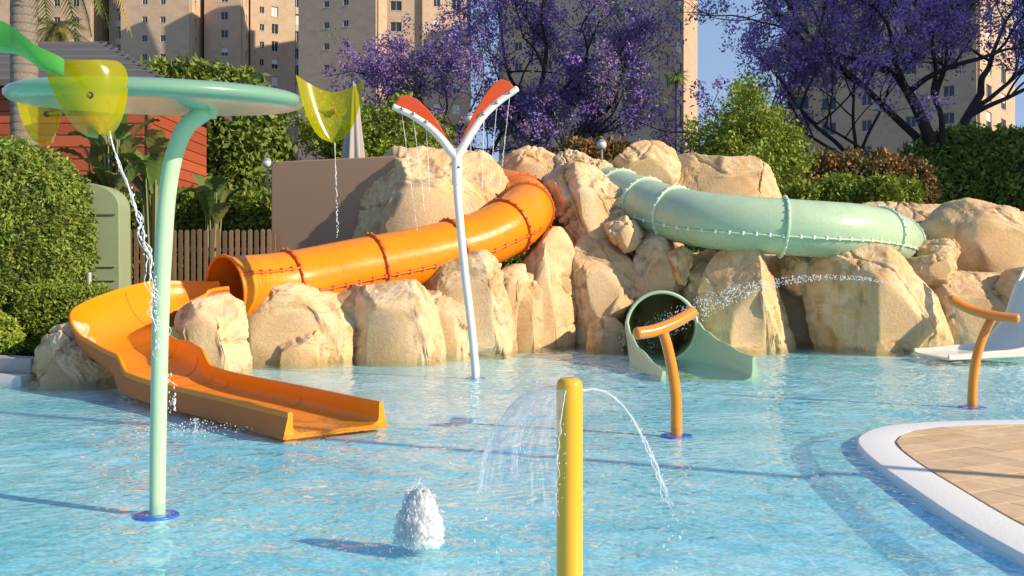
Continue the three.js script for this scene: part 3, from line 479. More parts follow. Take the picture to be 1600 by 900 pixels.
function sprayer(name, label, D, post, bar, nozzleAt) { // orange T-shaped spray gun
  const f = thing(name, label, 'fountain', [0, 0, 0], 0, 'orange spray guns');
  delete f.userData.group;
  const pts = post.map(([x, y]) => P(x, y, D)), b = bar.map(([x, y, d]) => P(x, y, d));
  part('post', tube(pts, (t) => lerp(0.062, 0.05, t * 0.6), 22, 50), sprayOrange, f);
  plate(f, pts[1].x, -D, 0.17);
  const g = part('barrel', tube(b, 0.064, 22, 40), sprayOrange, f), e = nozzleAt ? b[b.length - 1] : b[0], q = nozzleAt ? b[b.length - 2] : b[1], dir = V().subVectors(e, q).normalize();
  part('nozzle', place(new THREE.CylinderGeometry(0.02, 0.026, 0.03, 14), e.clone().addScaledVector(dir, 0.038), dir), steel, g);
  return e;
}
sprayer('spray_gun', 'orange T-shaped spray gun in front of the green tunnel mouth', 10.76, [[1058, 700], [1057, 668], [1056, 620], [1050, 575], [1041, 535], [1035, 517]], [[996, 521, 10.55], [1020, 517, 10.65], [1050, 506, 10.8], [1082, 488, 11.0]], true);
const gun = sprayer('spray_gun', 'orange T-shaped spray gun beside the tiled deck corner', 13.13, [[1519, 655], [1519, 625], [1522, 580], [1531, 540], [1542, 512], [1549, 499]], [[1487, 468, 13.3], [1515, 483, 13.2], [1550, 493, 13.05], [1589, 498, 12.9]], false);
{ // jet thrown by the right gun
  reseed(57);
  const list = [], a = gun.clone(), b = P(985, 546, 21.6), mid = P(1225, 372, 17.2);
  for (let i = 0; i < 1300; i++) { const t = rnd() ** 0.6, p = V(), k = 1 - t; p.x = k * k * a.x + 2 * k * t * mid.x + t * t * b.x; p.y = k * k * a.y + 2 * k * t * mid.y + t * t * b.y; p.z = k * k * a.z + 2 * k * t * mid.z + t * t * b.z; const s = 0.012 + 0.34 * t * t; p.add(V(rr(-1, 1) * s, rr(-1, 1) * s * (0.9), rr(-1, 1) * s)); if (p.y > 0.02) list.push([p, rr(0.004, 0.0105) * (0.7 + 0.5 * t), rr(0.8, 1.6)]); }
  const jet = solo('water_jet', drops(list), waterWhite, 'arc of spray drops thrown from the spray gun beside the deck', 'water');
}
{ // yellow post with a water bell
  reseed(59);
  const D = 4.56, x = (890 - 800) / F * D, f = thing('bollard_fountain', 'yellow round post fountain with a domed top spilling clear water', 'fountain', [x, 0, -D]);
  const r = 0.059; const prof = [[r, -0.3], [r, 1.06], [r * 1.0, 1.09], [r * 0.985, 1.112], [r * 0.9, 1.130], [r * 0.7, 1.141], [r * 0.4, 1.145], [0.001, 1.146]].map(([a, b]) => new THREE.Vector2(a, b));
  part('post', new THREE.LatheGeometry(prof, 48), yellowPaint, f);
  const left = [[0.06, 1.088], [0.1, 1.10], [0.17, 1.085], [0.24, 1.04], [0.31, 0.955], [0.365, 0.85], [0.395, 0.74], [0.41, 0.62]], right = [[0.06, 1.085], [0.12, 1.09], [0.19, 1.065], [0.27, 0.985], [0.34, 0.86], [0.40, 0.72], [0.44, 0.60]];
  const sheet = (pts, a0, a1, n, tear) => { const c = new THREE.SplineCurve(pts.map(([a, b]) => new THREE.Vector2(a, b))); return grid(n, 60, (u, v) => { const q = c.getPoint(v), a = lerp(a0, a1, u), e = 0.006 * v * fbm(a * 6, v * 5, 1, 3), lim = v * (1 - tear * v * Math.abs(n3(a * 5, 2, 0))); const p = c.getPoint(lim); return [Math.cos(a) * (p.x + e * 3), p.y + e, Math.sin(a) * (p.x + e * 3)]; }); };
  const veil = phys(0.95, 0.97, 1, 0.05, { transmission: 0.87, thickness: 0, ior: 1.33 }), bell = part('water_sheet', sheet(left, 1.75, 4.1, 120, 0.3), veil, f), arc = part('water_arc', sheet(right, -0.2, 0.22, 30, 0.12), veil, f);
  const edgeCurve = (pts, a) => new THREE.CatmullRomCurve3(pts.map(([q, y]) => V(Math.cos(a) * q, y, Math.sin(a) * q)));
  part('water_rim', mergeGeometries([thread(edgeCurve(right, -0.2), 0.0038, 0.012, 4, 140), thread(edgeCurve(right, 0.22), 0.0032, 0.015, 9, 140), thread(edgeCurve(left, 1.75), 0.0022, 0.012, 14, 140, 0.1, 1), thread(edgeCurve(left, 4.1), 0.0022, 0.012, 19, 140, 0.1, 1)]), waterWhite, bell);
  const list = [], add = (pts, a, n, s) => { const c = new THREE.SplineCurve(pts.map(([p, q]) => new THREE.Vector2(p, q))); for (let i = 0; i < n; i++) { const t = 0.55 + 0.45 * rnd(), q = c.getPoint(t), b = a + rr(-s, s); list.push([V(Math.cos(b) * q.x + rr(-.02, .02) * t, q.y + rr(-.02, .02), Math.sin(b) * q.x), rr(0.001, 0.003), rr(1, 3)]); } };
  add(left, 1.75, 30, 0.05); add(left, 4.1, 30, 0.06); add(right, 0, 60, 0.3);
  for (let i = 0; i < 90; i++) { const s = rnd() < 0.5, a = s ? rr(1.7, 4.1) : rr(-0.25, 0.3), R = s ? rr(0.39, 0.43) : rr(0.43, 0.52); list.push([V(Math.cos(a) * R, rr(0.02, 0.6), Math.sin(a) * R), rr(0.001, 0.0032), rr(1, 3.5)]); }
  part('water_drops', drops(list), waterWhite, f, 'stuff');
}
{ // bubbling jet
  reseed(61);
  const list = [], c = G(656, 843);
  const lobes = [];
  for (let k = 0; k < 9; k++) { const ox = rr(-0.06, 0.06), oz = rr(-0.06, 0.06), hh = rr(0.25, 0.34) * (1 - 2.2 * Math.hypot(ox, oz)), w = rr(0.055, 0.085), sd = k * 7.3; const g = grid(28, 26, (u, v) => { const a = u * Math.PI * 2, R = w * Math.pow(Math.max(0, 1 - v ** 3), 0.5) * (1 + 0.5 * fbm(Math.cos(a) * 2 + sd, v * 5, Math.sin(a) * 2, 4)) * (1.25 - 0.35 * v); return [c.x + ox + Math.cos(a) * R, -0.02 + v * hh + 0.04 * n3(Math.cos(a) * 4, v * 4 + sd, Math.sin(a) * 4), c.z + oz + Math.sin(a) * R]; }, true); g.deleteAttribute('uv'); lobes.push(g.toNonIndexed()); }
  for (let i = 0; i < 600; i++) { const v = rnd(), a = rr(0, 6.283), R = 0.15 * Math.pow(Math.max(0.03, 1 - v ** 2), 0.5) * Math.pow(rnd(), 0.35) * rr(0.8, 1.2); list.push([V(c.x + Math.cos(a) * R, v * rr(0.28, 0.38), c.z + Math.sin(a) * R), rr(0.001, 0.0042), rr(0.8, 2.6)]); }
  for (let i = 0; i < 420; i++) { const a = rr(0, 6.283), R = rr(0.1, 0.6) ** 1.1; list.push([V(c.x + Math.cos(a) * R, rr(0, 0.13) * Math.max(0.05, 0.6 - R), c.z + Math.sin(a) * R), rr(0.0012, 0.004), 0.8]); }
  solo('bubbling_jet', mergeGeometries([...lobes, drops(list)]), phys(0.97, 0.98, 0.99, 0.5, { transmission: 0.68, thickness: 0, ior: 1.33 }), 'low white bubbling water jet rising from the pool', 'water');
  const sp = [], q = G(305, 675); for (let i = 0; i < 260; i++) { const a = rr(0, 6.283), R = rnd() ** 1.5 * 0.45; sp.push([V(q.x + Math.cos(a) * R * 1.3, rr(0, 0.14) * (1 - R * 1.8), q.z + Math.sin(a) * R), rr(0.002, 0.006), rr(.7, 1.4)]); }
  solo('water_splash', drops(sp), waterWhite, 'small white splash on the water beside the orange runout', 'water');
}
{ // white slide at the side of the rocks
  const o = thing('white_slide', 'white open slide running out low over the water by the boulders', 'water slide');
  const m = phys(0.80, 0.74, 0.62, 0.3, { clearcoat: 0.3 });
  const k = (v) => () => v;
  part('trough', sweep([V(11.7, 2.3, -20.9), V(11.05, 1.35, -20.5), V(10.5, 0.55, -20.15), V(9.85, 0.16, -19.9), V(8.9, 0.08, -19.85), V(8.12, 0.05, -19.85)], 60, trough(k(0.78), keyed([[0, 0.3], [0.6, 0.22], [0.8, 0.1], [1, 0.06]]), keyed([[0, 0.3], [0.6, 0.22], [0.8, 0.1], [1, 0.06]]), k(0.35), k(0.5), 0.06)), m, o);
}
{ // lamp post outside the frame whose shadow crosses the pool
  const o = thing('lamp_post', 'tall slim lamp post beyond the tiled deck', 'lamp', [11.4, 0, -4.45]);
  part('pole', tube([V(0, 0, 0), V(0, 9.6, 0)], 0.075, 14, 8), std(0.4, 0.4, 0.4, 0.5), o);
  part('lamp_head', new THREE.SphereGeometry(0.22, 20, 14).scale(1, 0.7, 1).translate(0, 9.7, 0), std(0.6, 0.6, 0.58, 0.4), o);
}
// ---------- garden behind the pool ----------
const groundH = (x, z) => { const d = -z, left = sstep(-x, 7.2, 8.4); return lerp(lerp(-0.6, 1.25, sstep(d, 24, 28)), 0.14 + 1.1 * sstep(d, 17.4, 23), left); };
{
  const xs = [], zs = []; for (let i = -60; i <= 60; i++) xs.push(Math.sign(i) * (Math.abs(i) * 0.35 + Math.pow(Math.abs(i) / 60, 4) * 1400)); for (let j = 0; j <= 80; j++) zs.push(-16.4 - j * 0.35 - Math.pow(j / 80, 5) * 1800);
  const g = grid(120, 80, (u, v) => { const x = xs[Math.round(u * 120)], z = zs[Math.round(v * 80)]; return [x, groundH(x, z) + (Math.abs(x) < 40 && z > -60 ? 0.04 * fbm(x, z, 0, 3) : 0), z]; });
  metricUV(g, 1 / 3);
  struct('garden_ground', g, std(0.09, 0.10, 0.045, 0.95, { bumpMap: grain, bumpScale: 0.05 }));
  // pool edge on the far side: stone kerb
  const kerb = [V(-7.35, 0, -15.9), V(-8.4, 0, -16.3), V(-10.5, 0, -16.4), V(-15, 0, -16.0)];
  struct('pool_kerb', sweep(kerb, 40, () => [[-0.16, -0.5], [0.16, -0.5], [0.16, 0.30], [0.14, 0.32], [-0.14, 0.32], [-0.16, 0.30]].map(([a, b]) => [a, b])), std(0.36, 0.34, 0.32, 0.85, { bumpMap: grain, bumpScale: 0.01 }));
  struct('pool_ledge', sweep(kerb.map((p) => V(p.x, 0, p.z + 0.32)), 40, () => [[-0.155, -0.5], [0.155, -0.5], [0.155, 0.08], [-0.155, 0.08]]), std(0.62, 0.60, 0.55, 0.7));
}
// foliage: clumps of leaf-sized folded faces, spread by instancing
function clump(n, R, L, W, s, droop = 0) {
  reseed(s); const pos = [], idx = [];
  for (let i = 0; i < n; i++) {
    const c = V(rr(-1, 1), rr(-1, 1), rr(-1, 1)).multiplyScalar(R * 0.8), d = V(rr(-1, 1), rr(-0.6, 1) - droop, rr(-1, 1)).normalize(), s2 = V().crossVectors(d, V(rr(-1, 1), rr(-1, 1), rr(-1, 1))).normalize(), nn = V().crossVectors(d, s2), l = L * rr(0.7, 1.25), w = W * rr(0.7, 1.25), b = pos.length / 3;
    const q = [c, c.clone().addScaledVector(d, l * 0.5).addScaledVector(s2, w / 2).addScaledVector(nn, w * 0.22), c.clone().addScaledVector(d, l), c.clone().addScaledVector(d, l * 0.5).addScaledVector(s2, -w / 2).addScaledVector(nn, w * 0.22)];
    for (const p of q) pos.push(p.x, p.y, p.z); idx.push(b, b + 1, b + 2, b, b + 2, b + 3);
  }
  const g = new THREE.BufferGeometry(); g.setAttribute('position', new THREE.Float32BufferAttribute(pos, 3)); g.setIndex(idx); g.computeVertexNormals(); return g;
}
const leafMat = (r, g, b, tr = 0.3) => phys(r, g, b, 0.55, { transmission: tr, thickness: 0, ior: 1.3, side: THREE.DoubleSide, specularIntensity: 0.6 });
function scatter(name, parent, geo, mat, places, tint) {           // places: [Vector3, scale]; tint(i) -> colour factor
  const o = shadows(new THREE.InstancedMesh(geo, mat, places.length)); o.name = name; o.userData.kind = 'stuff'; parent.add(o);
  const m = new THREE.Matrix4(), q = new THREE.Quaternion(), e = new THREE.Euler();
  places.forEach(([p, s], i) => { q.setFromEuler(e.set(rr(0, 6.28), rr(0, 6.28), rr(0, 6.28))); o.setMatrixAt(i, m.compose(p, q, V(s, s, s))); o.setColorAt(i, C(...(tint ? tint(p) : [1, 1, 1]))); });
  return o;
}
const vary = (lo, hi, warm = 0.15) => () => { const k = rr(lo, hi), w = rr(-warm, warm); return [k * (1 + w), k, k * (1 - w)]; };
const onBlob = (c, rx, ry, rz, e, thick) => { for (;;) { const v = V(rr(-1, 1), rr(-1, 1), rr(-1, 1)), l = v.length(); if (l > 1 || l < 0.01) continue; v.divideScalar(l); const k = Math.pow(Math.pow(Math.abs(v.x), e) + Math.pow(Math.abs(v.y), e) + Math.pow(Math.abs(v.z), e), -1 / e) * (1 - thick * rnd()); return V(c.x + v.x * k * rx, c.y + v.y * k * ry, c.z + v.z * k * rz); } };
function hedge(name, label, category, c, rx, ry, rz, { n, e = 4, geo, mat, core, tint, thick = 0.12, bump = 0.1, group }) {
  const o = thing(name, label, category, [c.x, c.y - ry, c.z], 0, group);
  const cc = V(0, ry, 0), pl = [];
  for (let i = 0; i < n; i++) { const p = onBlob(cc, rx, ry, rz, e, thick), k = 1 + bump * fbm(p.x * 0.9 + c.x, p.y * 0.9, p.z * 0.9, 3); p.sub(cc).multiplyScalar(k).add(cc); if (p.y > -0.05) pl.push([p, rr(0.8, 1.25)]); }
  const g = new THREE.IcosahedronGeometry(1, 8), gp = g.attributes.position;
  for (let i = 0; i < gp.count; i++) { const v = V(gp.getX(i), gp.getY(i), gp.getZ(i)), k = Math.pow(Math.pow(Math.abs(v.x), e) + Math.pow(Math.abs(v.y), e) + Math.pow(Math.abs(v.z), e), -1 / e) * (1 - thick * 0.75); gp.setXYZ(i, v.x * k * rx, cc.y + v.y * k * ry, v.z * k * rz); }
  g.computeVertexNormals();
  part('twigs', g, core, o);
  scatter('foliage', o, geo, mat, pl, tint);
  return o;
}
const twig = std(0.035, 0.04, 0.018, 0.95);
const smallLeaf = clump(16, 0.13, 0.085, 0.045, 71), midLeaf = clump(16, 0.26, 0.17, 0.09, 72), bigLeaf = clump(14, 0.42, 0.30, 0.15, 73);
const boxLeaf = leafMat(0.235, 0.31, 0.055), limeLeaf = leafMat(0.32, 0.40, 0.055, 0.4), rustLeaf = leafMat(0.28, 0.19, 0.07);
reseed(81);
hedge('topiary', 'large rounded clipped shrub beside the green cabinet', 'shrub', V(-10.55, 2.1, -20.1), 2.05, 2.12, 1.7, { n: 9500, e: 3.4, geo: smallLeaf, mat: boxLeaf, core: twig, tint: vary(0.45, 1.5), thick: 0.1, bump: 0.06 });
hedge('low_shrub', 'small low green shrub between the clipped shrub and the orange trough', 'shrub', V(-8.05, 0.75, -18.6), 0.9, 0.62, 0.5, { n: 1500, e: 2.6, geo: smallLeaf, mat: limeLeaf, core: twig, tint: vary(0.6, 1.2), bump: 0.2 });
hedge('low_shrub', 'small light green shrub at the foot of the clipped shrub by the kerb', 'shrub', V(-9.6, 0.55, -17.6), 1.0, 0.5, 0.4, { n: 1300, e: 2.4, geo: smallLeaf, mat: limeLeaf, core: twig, tint: vary(0.7, 1.3), bump: 0.3 });
hedge('clipped_hedge', 'clipped green hedge behind the picket fence', 'hedge', V(-7.6, 2.35, -26.2), 2.6, 1.12, 0.6, { n: 4200, e: 6, geo: midLeaf, mat: limeLeaf, core: twig, tint: vary(0.5, 1.2), thick: 0.1 });
hedge('tall_hedge', 'tall dark green hedge rising behind the clipped hedge', 'hedge', V(-11.8, 4.6, -37), 3.4, 4.1, 1.6, { n: 5200, e: 4, geo: bigLeaf, mat: boxLeaf, core: twig, tint: vary(0.5, 1.3), thick: 0.16, bump: 0.22 });
hedge('rust_hedge', 'hedge with reddish brown young leaves left of the dark jacaranda trunk', 'hedge', V(12.4, 4.2, -37), 2.6, 1.6, 0.9, { n: 3400, e: 3.6, geo: midLeaf, mat: rustLeaf, core: twig, tint: vary(0.45, 1.5, 0.35), bump: 0.2 });
hedge('rust_hedge', 'brownish leafed bush under the purple tree behind the rock ridge', 'hedge', V(3.1, 4.5, -38.5), 2.2, 1.9, 0.9, { n: 2600, e: 3, geo: midLeaf, mat: rustLeaf, core: twig, tint: vary(0.45, 1.4, 0.3), bump: 0.25 });
hedge('shade_bush', 'dark green bush in shade behind the jacaranda trunk', 'shrub', V(21.4, 4.4, -47), 3.8, 3.6, 1.5, { n: 3600, e: 3, geo: bigLeaf, mat: boxLeaf, core: twig, tint: vary(0.5, 1.3), bump: 0.25 });
hedge('shade_bush', 'low dark hedge in shade between the rust hedge and the rocks', 'shrub', V(13.5, 2.0, -34.5), 9, 0.9, 0.7, { n: 5200, e: 6, geo: midLeaf, mat: boxLeaf, core: twig, tint: vary(0.5, 1.3), bump: 0.12 });
hedge('shade_bush', 'dark low hedge behind the rock slope and the parasol', 'shrub', V(-3.5, 3.2, -36.5), 5, 2.0, 0.8, { n: 3600, e: 5, geo: midLeaf, mat: boxLeaf, core: twig, tint: vary(0.5, 1.3), bump: 0.12 });
for (const [px, py, d, r, l] of [[1255, 313, 31, 0.5, 'first'], [1310, 300, 31, 0.5, 'second'], [1375, 302, 30.5, 0.45, 'third'], [1410, 306, 31, 0.4, 'fourth']]) { const c = P(px, py, d); hedge('garden_plant', l + ' light green garden plant in the row behind the green tube', 'plant', V(c.x, c.y, c.z), r, r * 0.8, r, { n: 300, e: 2, geo: midLeaf, mat: limeLeaf, core: twig, tint: vary(0.6, 1.2), bump: 0.5, thick: 0.6 }); }

// trees: tapered trunk, recursive limbs, leaf or blossom clumps
const barkMat = std(0.05, 0.038, 0.03, 0.95, { bumpMap: rep(grain, 4, 8), bumpScale: 0.03 });
function branches(base, dir, len, r, depth, o, out, tips) {
  const n = 3, pts = [base.clone()], d = dir.clone();
  for (let i = 0; i < n; i++) { d.add(V(rr(-1, 1), rr(-0.7, 0.8) + o.lift, rr(-1, 1)).multiplyScalar(o.wander)).normalize(); pts.push(pts[pts.length - 1].clone().addScaledVector(d, len / n)); }
  const r1 = r * (depth ? 0.62 : 0.3);
  out.push(tube(pts, (t) => lerp(r, r1, t), depth > 2 ? 9 : 5, depth > 2 ? 9 : 6, false));
  if (depth <= o.tipDepth) for (let i = 1; i < pts.length; i++) tips.push([pts[i], d.clone(), depth]);
  if (!depth) return;
  const k = o.forks[depth] ?? 3;
  for (let i = 0; i < k; i++) {
    const t = i === 0 ? 1 : rr(0.45, 1), p = t === 1 ? pts[n] : pts[1].clone().lerp(pts[n], t);
    const a = V(rr(-1, 1), rr(-0.5, 0.75) + o.up, rr(-1, 1)).normalize(), nd = d.clone().multiplyScalar(i === 0 ? 1.1 : 0.65).addScaledVector(a, o.spread).normalize();
    branches(p, nd, len * rr(0.62, 0.86), r1 * (i === 0 ? 1 : 0.75), depth - 1, o, out, tips);
  }
}
function tree(name, label, base, limbs, o) {
  reseed(o.seed);
  const t = thing(name, label, 'tree', base.toArray()), out = [], tips = [];
  const trunkPts = o.trunk.map((a) => V(...a)), th = out.length;
  part('trunk', tube(trunkPts, (q) => lerp(o.r, o.r * 0.72, q), 14, 20, false), barkMat, t);
  for (const [p, d, l, r, dep] of limbs) branches(V(...p), V(...d).normalize(), l, r, dep, o, out, tips);
  part('limbs', mergeGeometries(out), barkMat, t, 'stuff');
  for (const b of o.crowns) { reseed(b.seed ?? 5); const pl = []; for (const [p, d, dep] of tips) for (let i = rnd() < b.per % 1 ? -1 : 0; i < Math.floor(b.per); i++) if (!b.keep || b.keep(p)) pl.push([p.clone().add(V(rr(-1, 1), rr(-1, 1), rr(-1, 1)).multiplyScalar(b.spread)), rr(0.7, 1.3)]); scatter(b.name, t, b.geo, b.mat, pl, b.tint); }
  return t;
}
const blossom = clump(34, 0.34, 0.12, 0.10, 91), blossomMat = leafMat(0.30, 0.19, 0.47, 0.3), feather = clump(14, 0.4, 0.22, 0.05, 92);
{
  const o = { seed: 101, r: 0.34, trunk: [[0, 0, 0], [0.2, 2.0, 0], [0.0, 4.2, 0.1]], lift: 0.10, wander: 0.30, up: 0.28, spread: 0.85, tipDepth: 1, forks: { 4: 3, 3: 3, 2: 3, 1: 3 }, crowns: [{ name: 'blossom', geo: blossom, mat: blossomMat, per: 1.0, spread: 0.42, tint: vary(0.65, 1.35, 0.12), seed: 3 }, { name: 'leaves', geo: feather, mat: boxLeaf, per: 0.22, spread: 0.6, tint: vary(0.6, 1.2), seed: 4 }] };
  tree('jacaranda_tree', 'wide purple blossoming tree in shade behind the rock ridge', V(1.2, 1.2, -49), [[[0, 3.6, 0.1], [-0.85, 0.6, 0.1], 4.2, 0.22, 4], [[0, 4.1, 0.1], [-0.1, 1, -0.2], 4.4, 0.24, 4], [[0, 4.0, 0.1], [0.6, 0.85, 0.2], 3.5, 0.22, 4], [[0, 3.2, 0], [-0.95, 0.25, -0.3], 3.9, 0.17, 4], [[0, 3.4, 0], [0.95, 0.4, -0.3], 2.7, 0.16, 4]], o);
  tree('jacaranda_tree', 'purple blossoming tree with a thick dark forked trunk', V(20.0, 1.2, -46.5), [[[-0.5, 5.6, 0.1], [-0.75, 0.7, 0.1], 4.6, 0.30, 4], [[-0.3, 5.4, 0.1], [0.55, 0.9, 0], 4.2, 0.28, 4], [[-0.5, 5.0, 0.1], [-0.97, 0.22, 0.2], 4.8, 0.2, 4], [[-1.6, 6.6, 0.1], [-0.9, 0.45, -0.2], 4.2, 0.18, 4], [[-0.4, 4.4, 0.1], [-0.98, 0.08, 0.3], 4.6, 0.17, 4], [[-0.4, 5.2, 0.1], [-0.3, 0.7, 0.6], 3.6, 0.17, 4]], { ...o, seed: 107, r: 0.5, crowns: [{ ...o.crowns[0], per: 0.9 }, o.crowns[1]], trunk: [[0, 0, 0], [0, 1.8, 0], [-0.15, 3.8, 0], [-0.5, 5.7, 0.1]] });
}
const greenTree = (label, base, h, rx, ry, seed, mat, n) => {
  const pts = [[0, 0, 0], [0.05, h * 0.4, 0], [0, h * 0.7, 0]], limbs = [];
  reseed(seed); for (let i = 0; i < n; i++) { const a = i / n * 6.28 + rr(-.3, .3); limbs.push([[0, h * rr(0.3, 0.65), 0], [Math.cos(a) * 0.9, rr(0.35, 1), Math.sin(a) * 0.9], rx * rr(0.45, 0.65), 0.07, 3]); }
  return tree('leafy_tree', label, base, limbs, { seed, r: 0.12, trunk: pts, lift: 0.1, wander: 0.3, up: 0.2, spread: 0.8, tipDepth: 2, forks: { 3: 3, 2: 3, 1: 2 }, crowns: [{ name: 'leaves', geo: midLeaf, mat, per: 1.6, spread: 0.34, tint: vary(0.6, 1.25), seed }] });
};
greenTree('bright green leafy tree behind the closed parasol', V(-4.9, 1.25, -39), 5.6, 2.7, 2.2, 113, limeLeaf, 13);
greenTree('light green small tree behind the end of the rock ridge', V(8.4, 1.25, -36), 5.6, 2.3, 1.6, 117, limeLeaf, 11);
greenTree('light green small tree touching the purple tree with the forked trunk', V(9.7, 1.25, -38.5), 4.4, 1.5, 1.5, 119, limeLeaf, 9);

// palms
function frond(parent, base, dir, len, droop, mat, w = 0.5, n = 30) {
  const geos = [], pts = []; let p = base.clone(), d = dir.clone().normalize();
  for (let i = 0; i <= 12; i++) { pts.push(p.clone()); d.y -= droop / 12; d.normalize(); p = p.clone().addScaledVector(d, len / 12); }
  const c = new THREE.CatmullRomCurve3(pts), pos = [], idx = [];
  for (let i = 1; i < n; i++) for (const s of [-1, 1]) { const t = i / n, q = c.getPointAt(t), tn = c.getTangentAt(t), sd = V().crossVectors(tn, V(0, 1, 0)).normalize(), l = w * Math.pow(Math.sin(Math.PI * (0.12 + 0.85 * t)), 0.6) * rr(0.85, 1.1), e = q.clone().addScaledVector(sd, s * l * 0.75).addScaledVector(tn, l * 0.55).add(V(0, -l * rr(0.2, 0.55), 0)), b = pos.length / 3, wv = tn.clone().multiplyScalar(0.028); for (const v of [q.clone().add(wv), q.clone().sub(wv), e]) pos.push(v.x, v.y, v.z); idx.push(b, b + 1, b + 2); }
  const g = new THREE.BufferGeometry(); g.setAttribute('position', new THREE.Float32BufferAttribute(pos, 3)); g.setIndex(idx); g.computeVertexNormals();
  const st = tube(pts, (t) => lerp(0.03, 0.008, t), 5, 12, false); st.deleteAttribute('uv');
  part('frond', mergeGeometries([g.toNonIndexed(), st.toNonIndexed()]), mat, parent);
}
const palmGreen = leafMat(0.16, 0.19, 0.04, 0.3), palmDry = leafMat(0.42, 0.31, 0.09, 0.3), palmBark = std(0.30, 0.25, 0.20, 0.9, { bumpMap: rep(grain, 3, 10), bumpScale: 0.03 });
const ringTrunk = (h, r, step) => { const p = []; for (let y = -0.5; y < h; y += step) p.push([r * rr(0.96, 1), y], [r * rr(0.97, 1.01), y + step * 0.8], [r * 0.93, y + step * 0.88]); return new THREE.LatheGeometry(p.map(([a, b]) => new THREE.Vector2(a, b)), 28); };
{
  reseed(121);
  const a = thing('palm_tree', 'thick palm trunk rising behind the large clipped shrub', 'tree', [-10.1, 1.0, -21.2]);
  part('trunk', ringTrunk(7.6, 0.27, 0.17), palmBark, a);
  for (let i = 0; i < 22; i++) { const t = i / 22 * 6.28; frond(a, V(0, 7.7, 0), V(Math.cos(t), rr(-0.1, 0.9), Math.sin(t)), rr(2.4, 3.1), rr(1.6, 2.6), palmGreen, 0.45); }
  frond(a, V(0.1, 7.4, 0.1), V(1, 0.75, 0.12), 3.4, 3.0, palmDry, 0.5, 40); frond(a, V(0.1, 7.4, 0.1), V(1, 0.6, -0.3), 3.1, 2.8, palmGreen, 0.45, 40);
  const b = thing('palm_tree', 'slim palm with a hanging skirt of fronds beyond the red cabin', 'tree', [-20, 1, -45]);
  part('trunk', ringTrunk(11.2, 0.19, 0.2), palmBark, b);
  for (let i = 0; i < 44; i++) { const t = i * 2.4; frond(b, V(0, 11.6, 0), V(Math.cos(t), rr(-1.1, 0.9), Math.sin(t)), rr(1.2, 1.7), rr(0.6, 1.6), i % 4 ? palmGreen : palmDry, 0.4, 16); }
  const c = thing('palm_tree', 'tiny distant fan palm in front of the orange tower wall', 'tree', [12.05, 1, -75]);
  part('trunk', ringTrunk(15.2, 0.13, 0.3), std(0.10, 0.08, 0.06, 0.9), c);
  for (let i = 0; i < 40; i++) { const t = i * 2.4; frond(c, V(0, 15.3, 0), V(Math.cos(t), rr(-0.9, 1), Math.sin(t)), rr(0.8, 1.1), rr(0.3, 1), boxLeaf, 0.3, 12); }
}
// bird-of-paradise plants
function paddlePlant(label, x, y, z, n, h, s) {
  reseed(s); const o = thing('paddle_leaf_plant', label, 'plant', [x, y, z]);
  const mats = [leafMat(0.13, 0.21, 0.05, 0.3), leafMat(0.17, 0.25, 0.07, 0.3), leafMat(0.24, 0.24, 0.08, 0.3)], stalk = std(0.22, 0.23, 0.09, 0.6);
  for (let i = 0; i < n; i++) {
    const a = rr(0, 6.28), out = rr(0.15, 0.75), L = h * rr(0.65, 1.05), b = V(Math.cos(a) * 0.1, 0, Math.sin(a) * 0.1), m1 = V(Math.cos(a) * out * 0.4, L * 0.55, Math.sin(a) * out * 0.4), len = rr(0.9, 1.5), dir = V(Math.cos(a) * out, rr(0.5, 1.1), Math.sin(a) * out).normalize();
    const st = part('stalk', tube([b, m1.clone().multiplyScalar(0.5).add(V(b.x * 0.4, 0, b.z * 0.4)), m1], (t) => lerp(0.035, 0.018, t), 6, 8), stalk, o), sd = V().crossVectors(dir, V(0, 1, 0)).normalize();
    part('leaf', grid(6, 12, (u, v) => { const k = u * 2 - 1, w = 0.21 * Math.pow(Math.sin(Math.PI * (0.04 + 0.94 * v)), 0.75), q = m1.clone().addScaledVector(dir, len * v).add(V(0, -0.42 * len * v * v, 0)).addScaledVector(sd, k * w).add(V(0, Math.abs(k) * w * 0.4 + 0.015 * Math.sin(v * 40 + k * 3), 0)); return q.toArray(); }), mats[Math.floor(rnd() * 3)], st);
  }
  return o;
}
paddlePlant('tall paddle-leafed plant against the red cabin beside the cabinet', -8.75, 1.0, -22.6, 22, 6.6, 131);
paddlePlant('broad paddle-leafed plant close behind the clipped shrub', -9.3, 1.0, -23.2, 18, 5.6, 139);
paddlePlant('paddle-leafed plant between the cabinet and the picket fence', -8.05, 1.1, -23.0, 18, 5.4, 133);
paddlePlant('paddle-leafed plant behind the mint green pole and the fence', -7.25, 1.2, -24.8, 14, 4.4, 137);
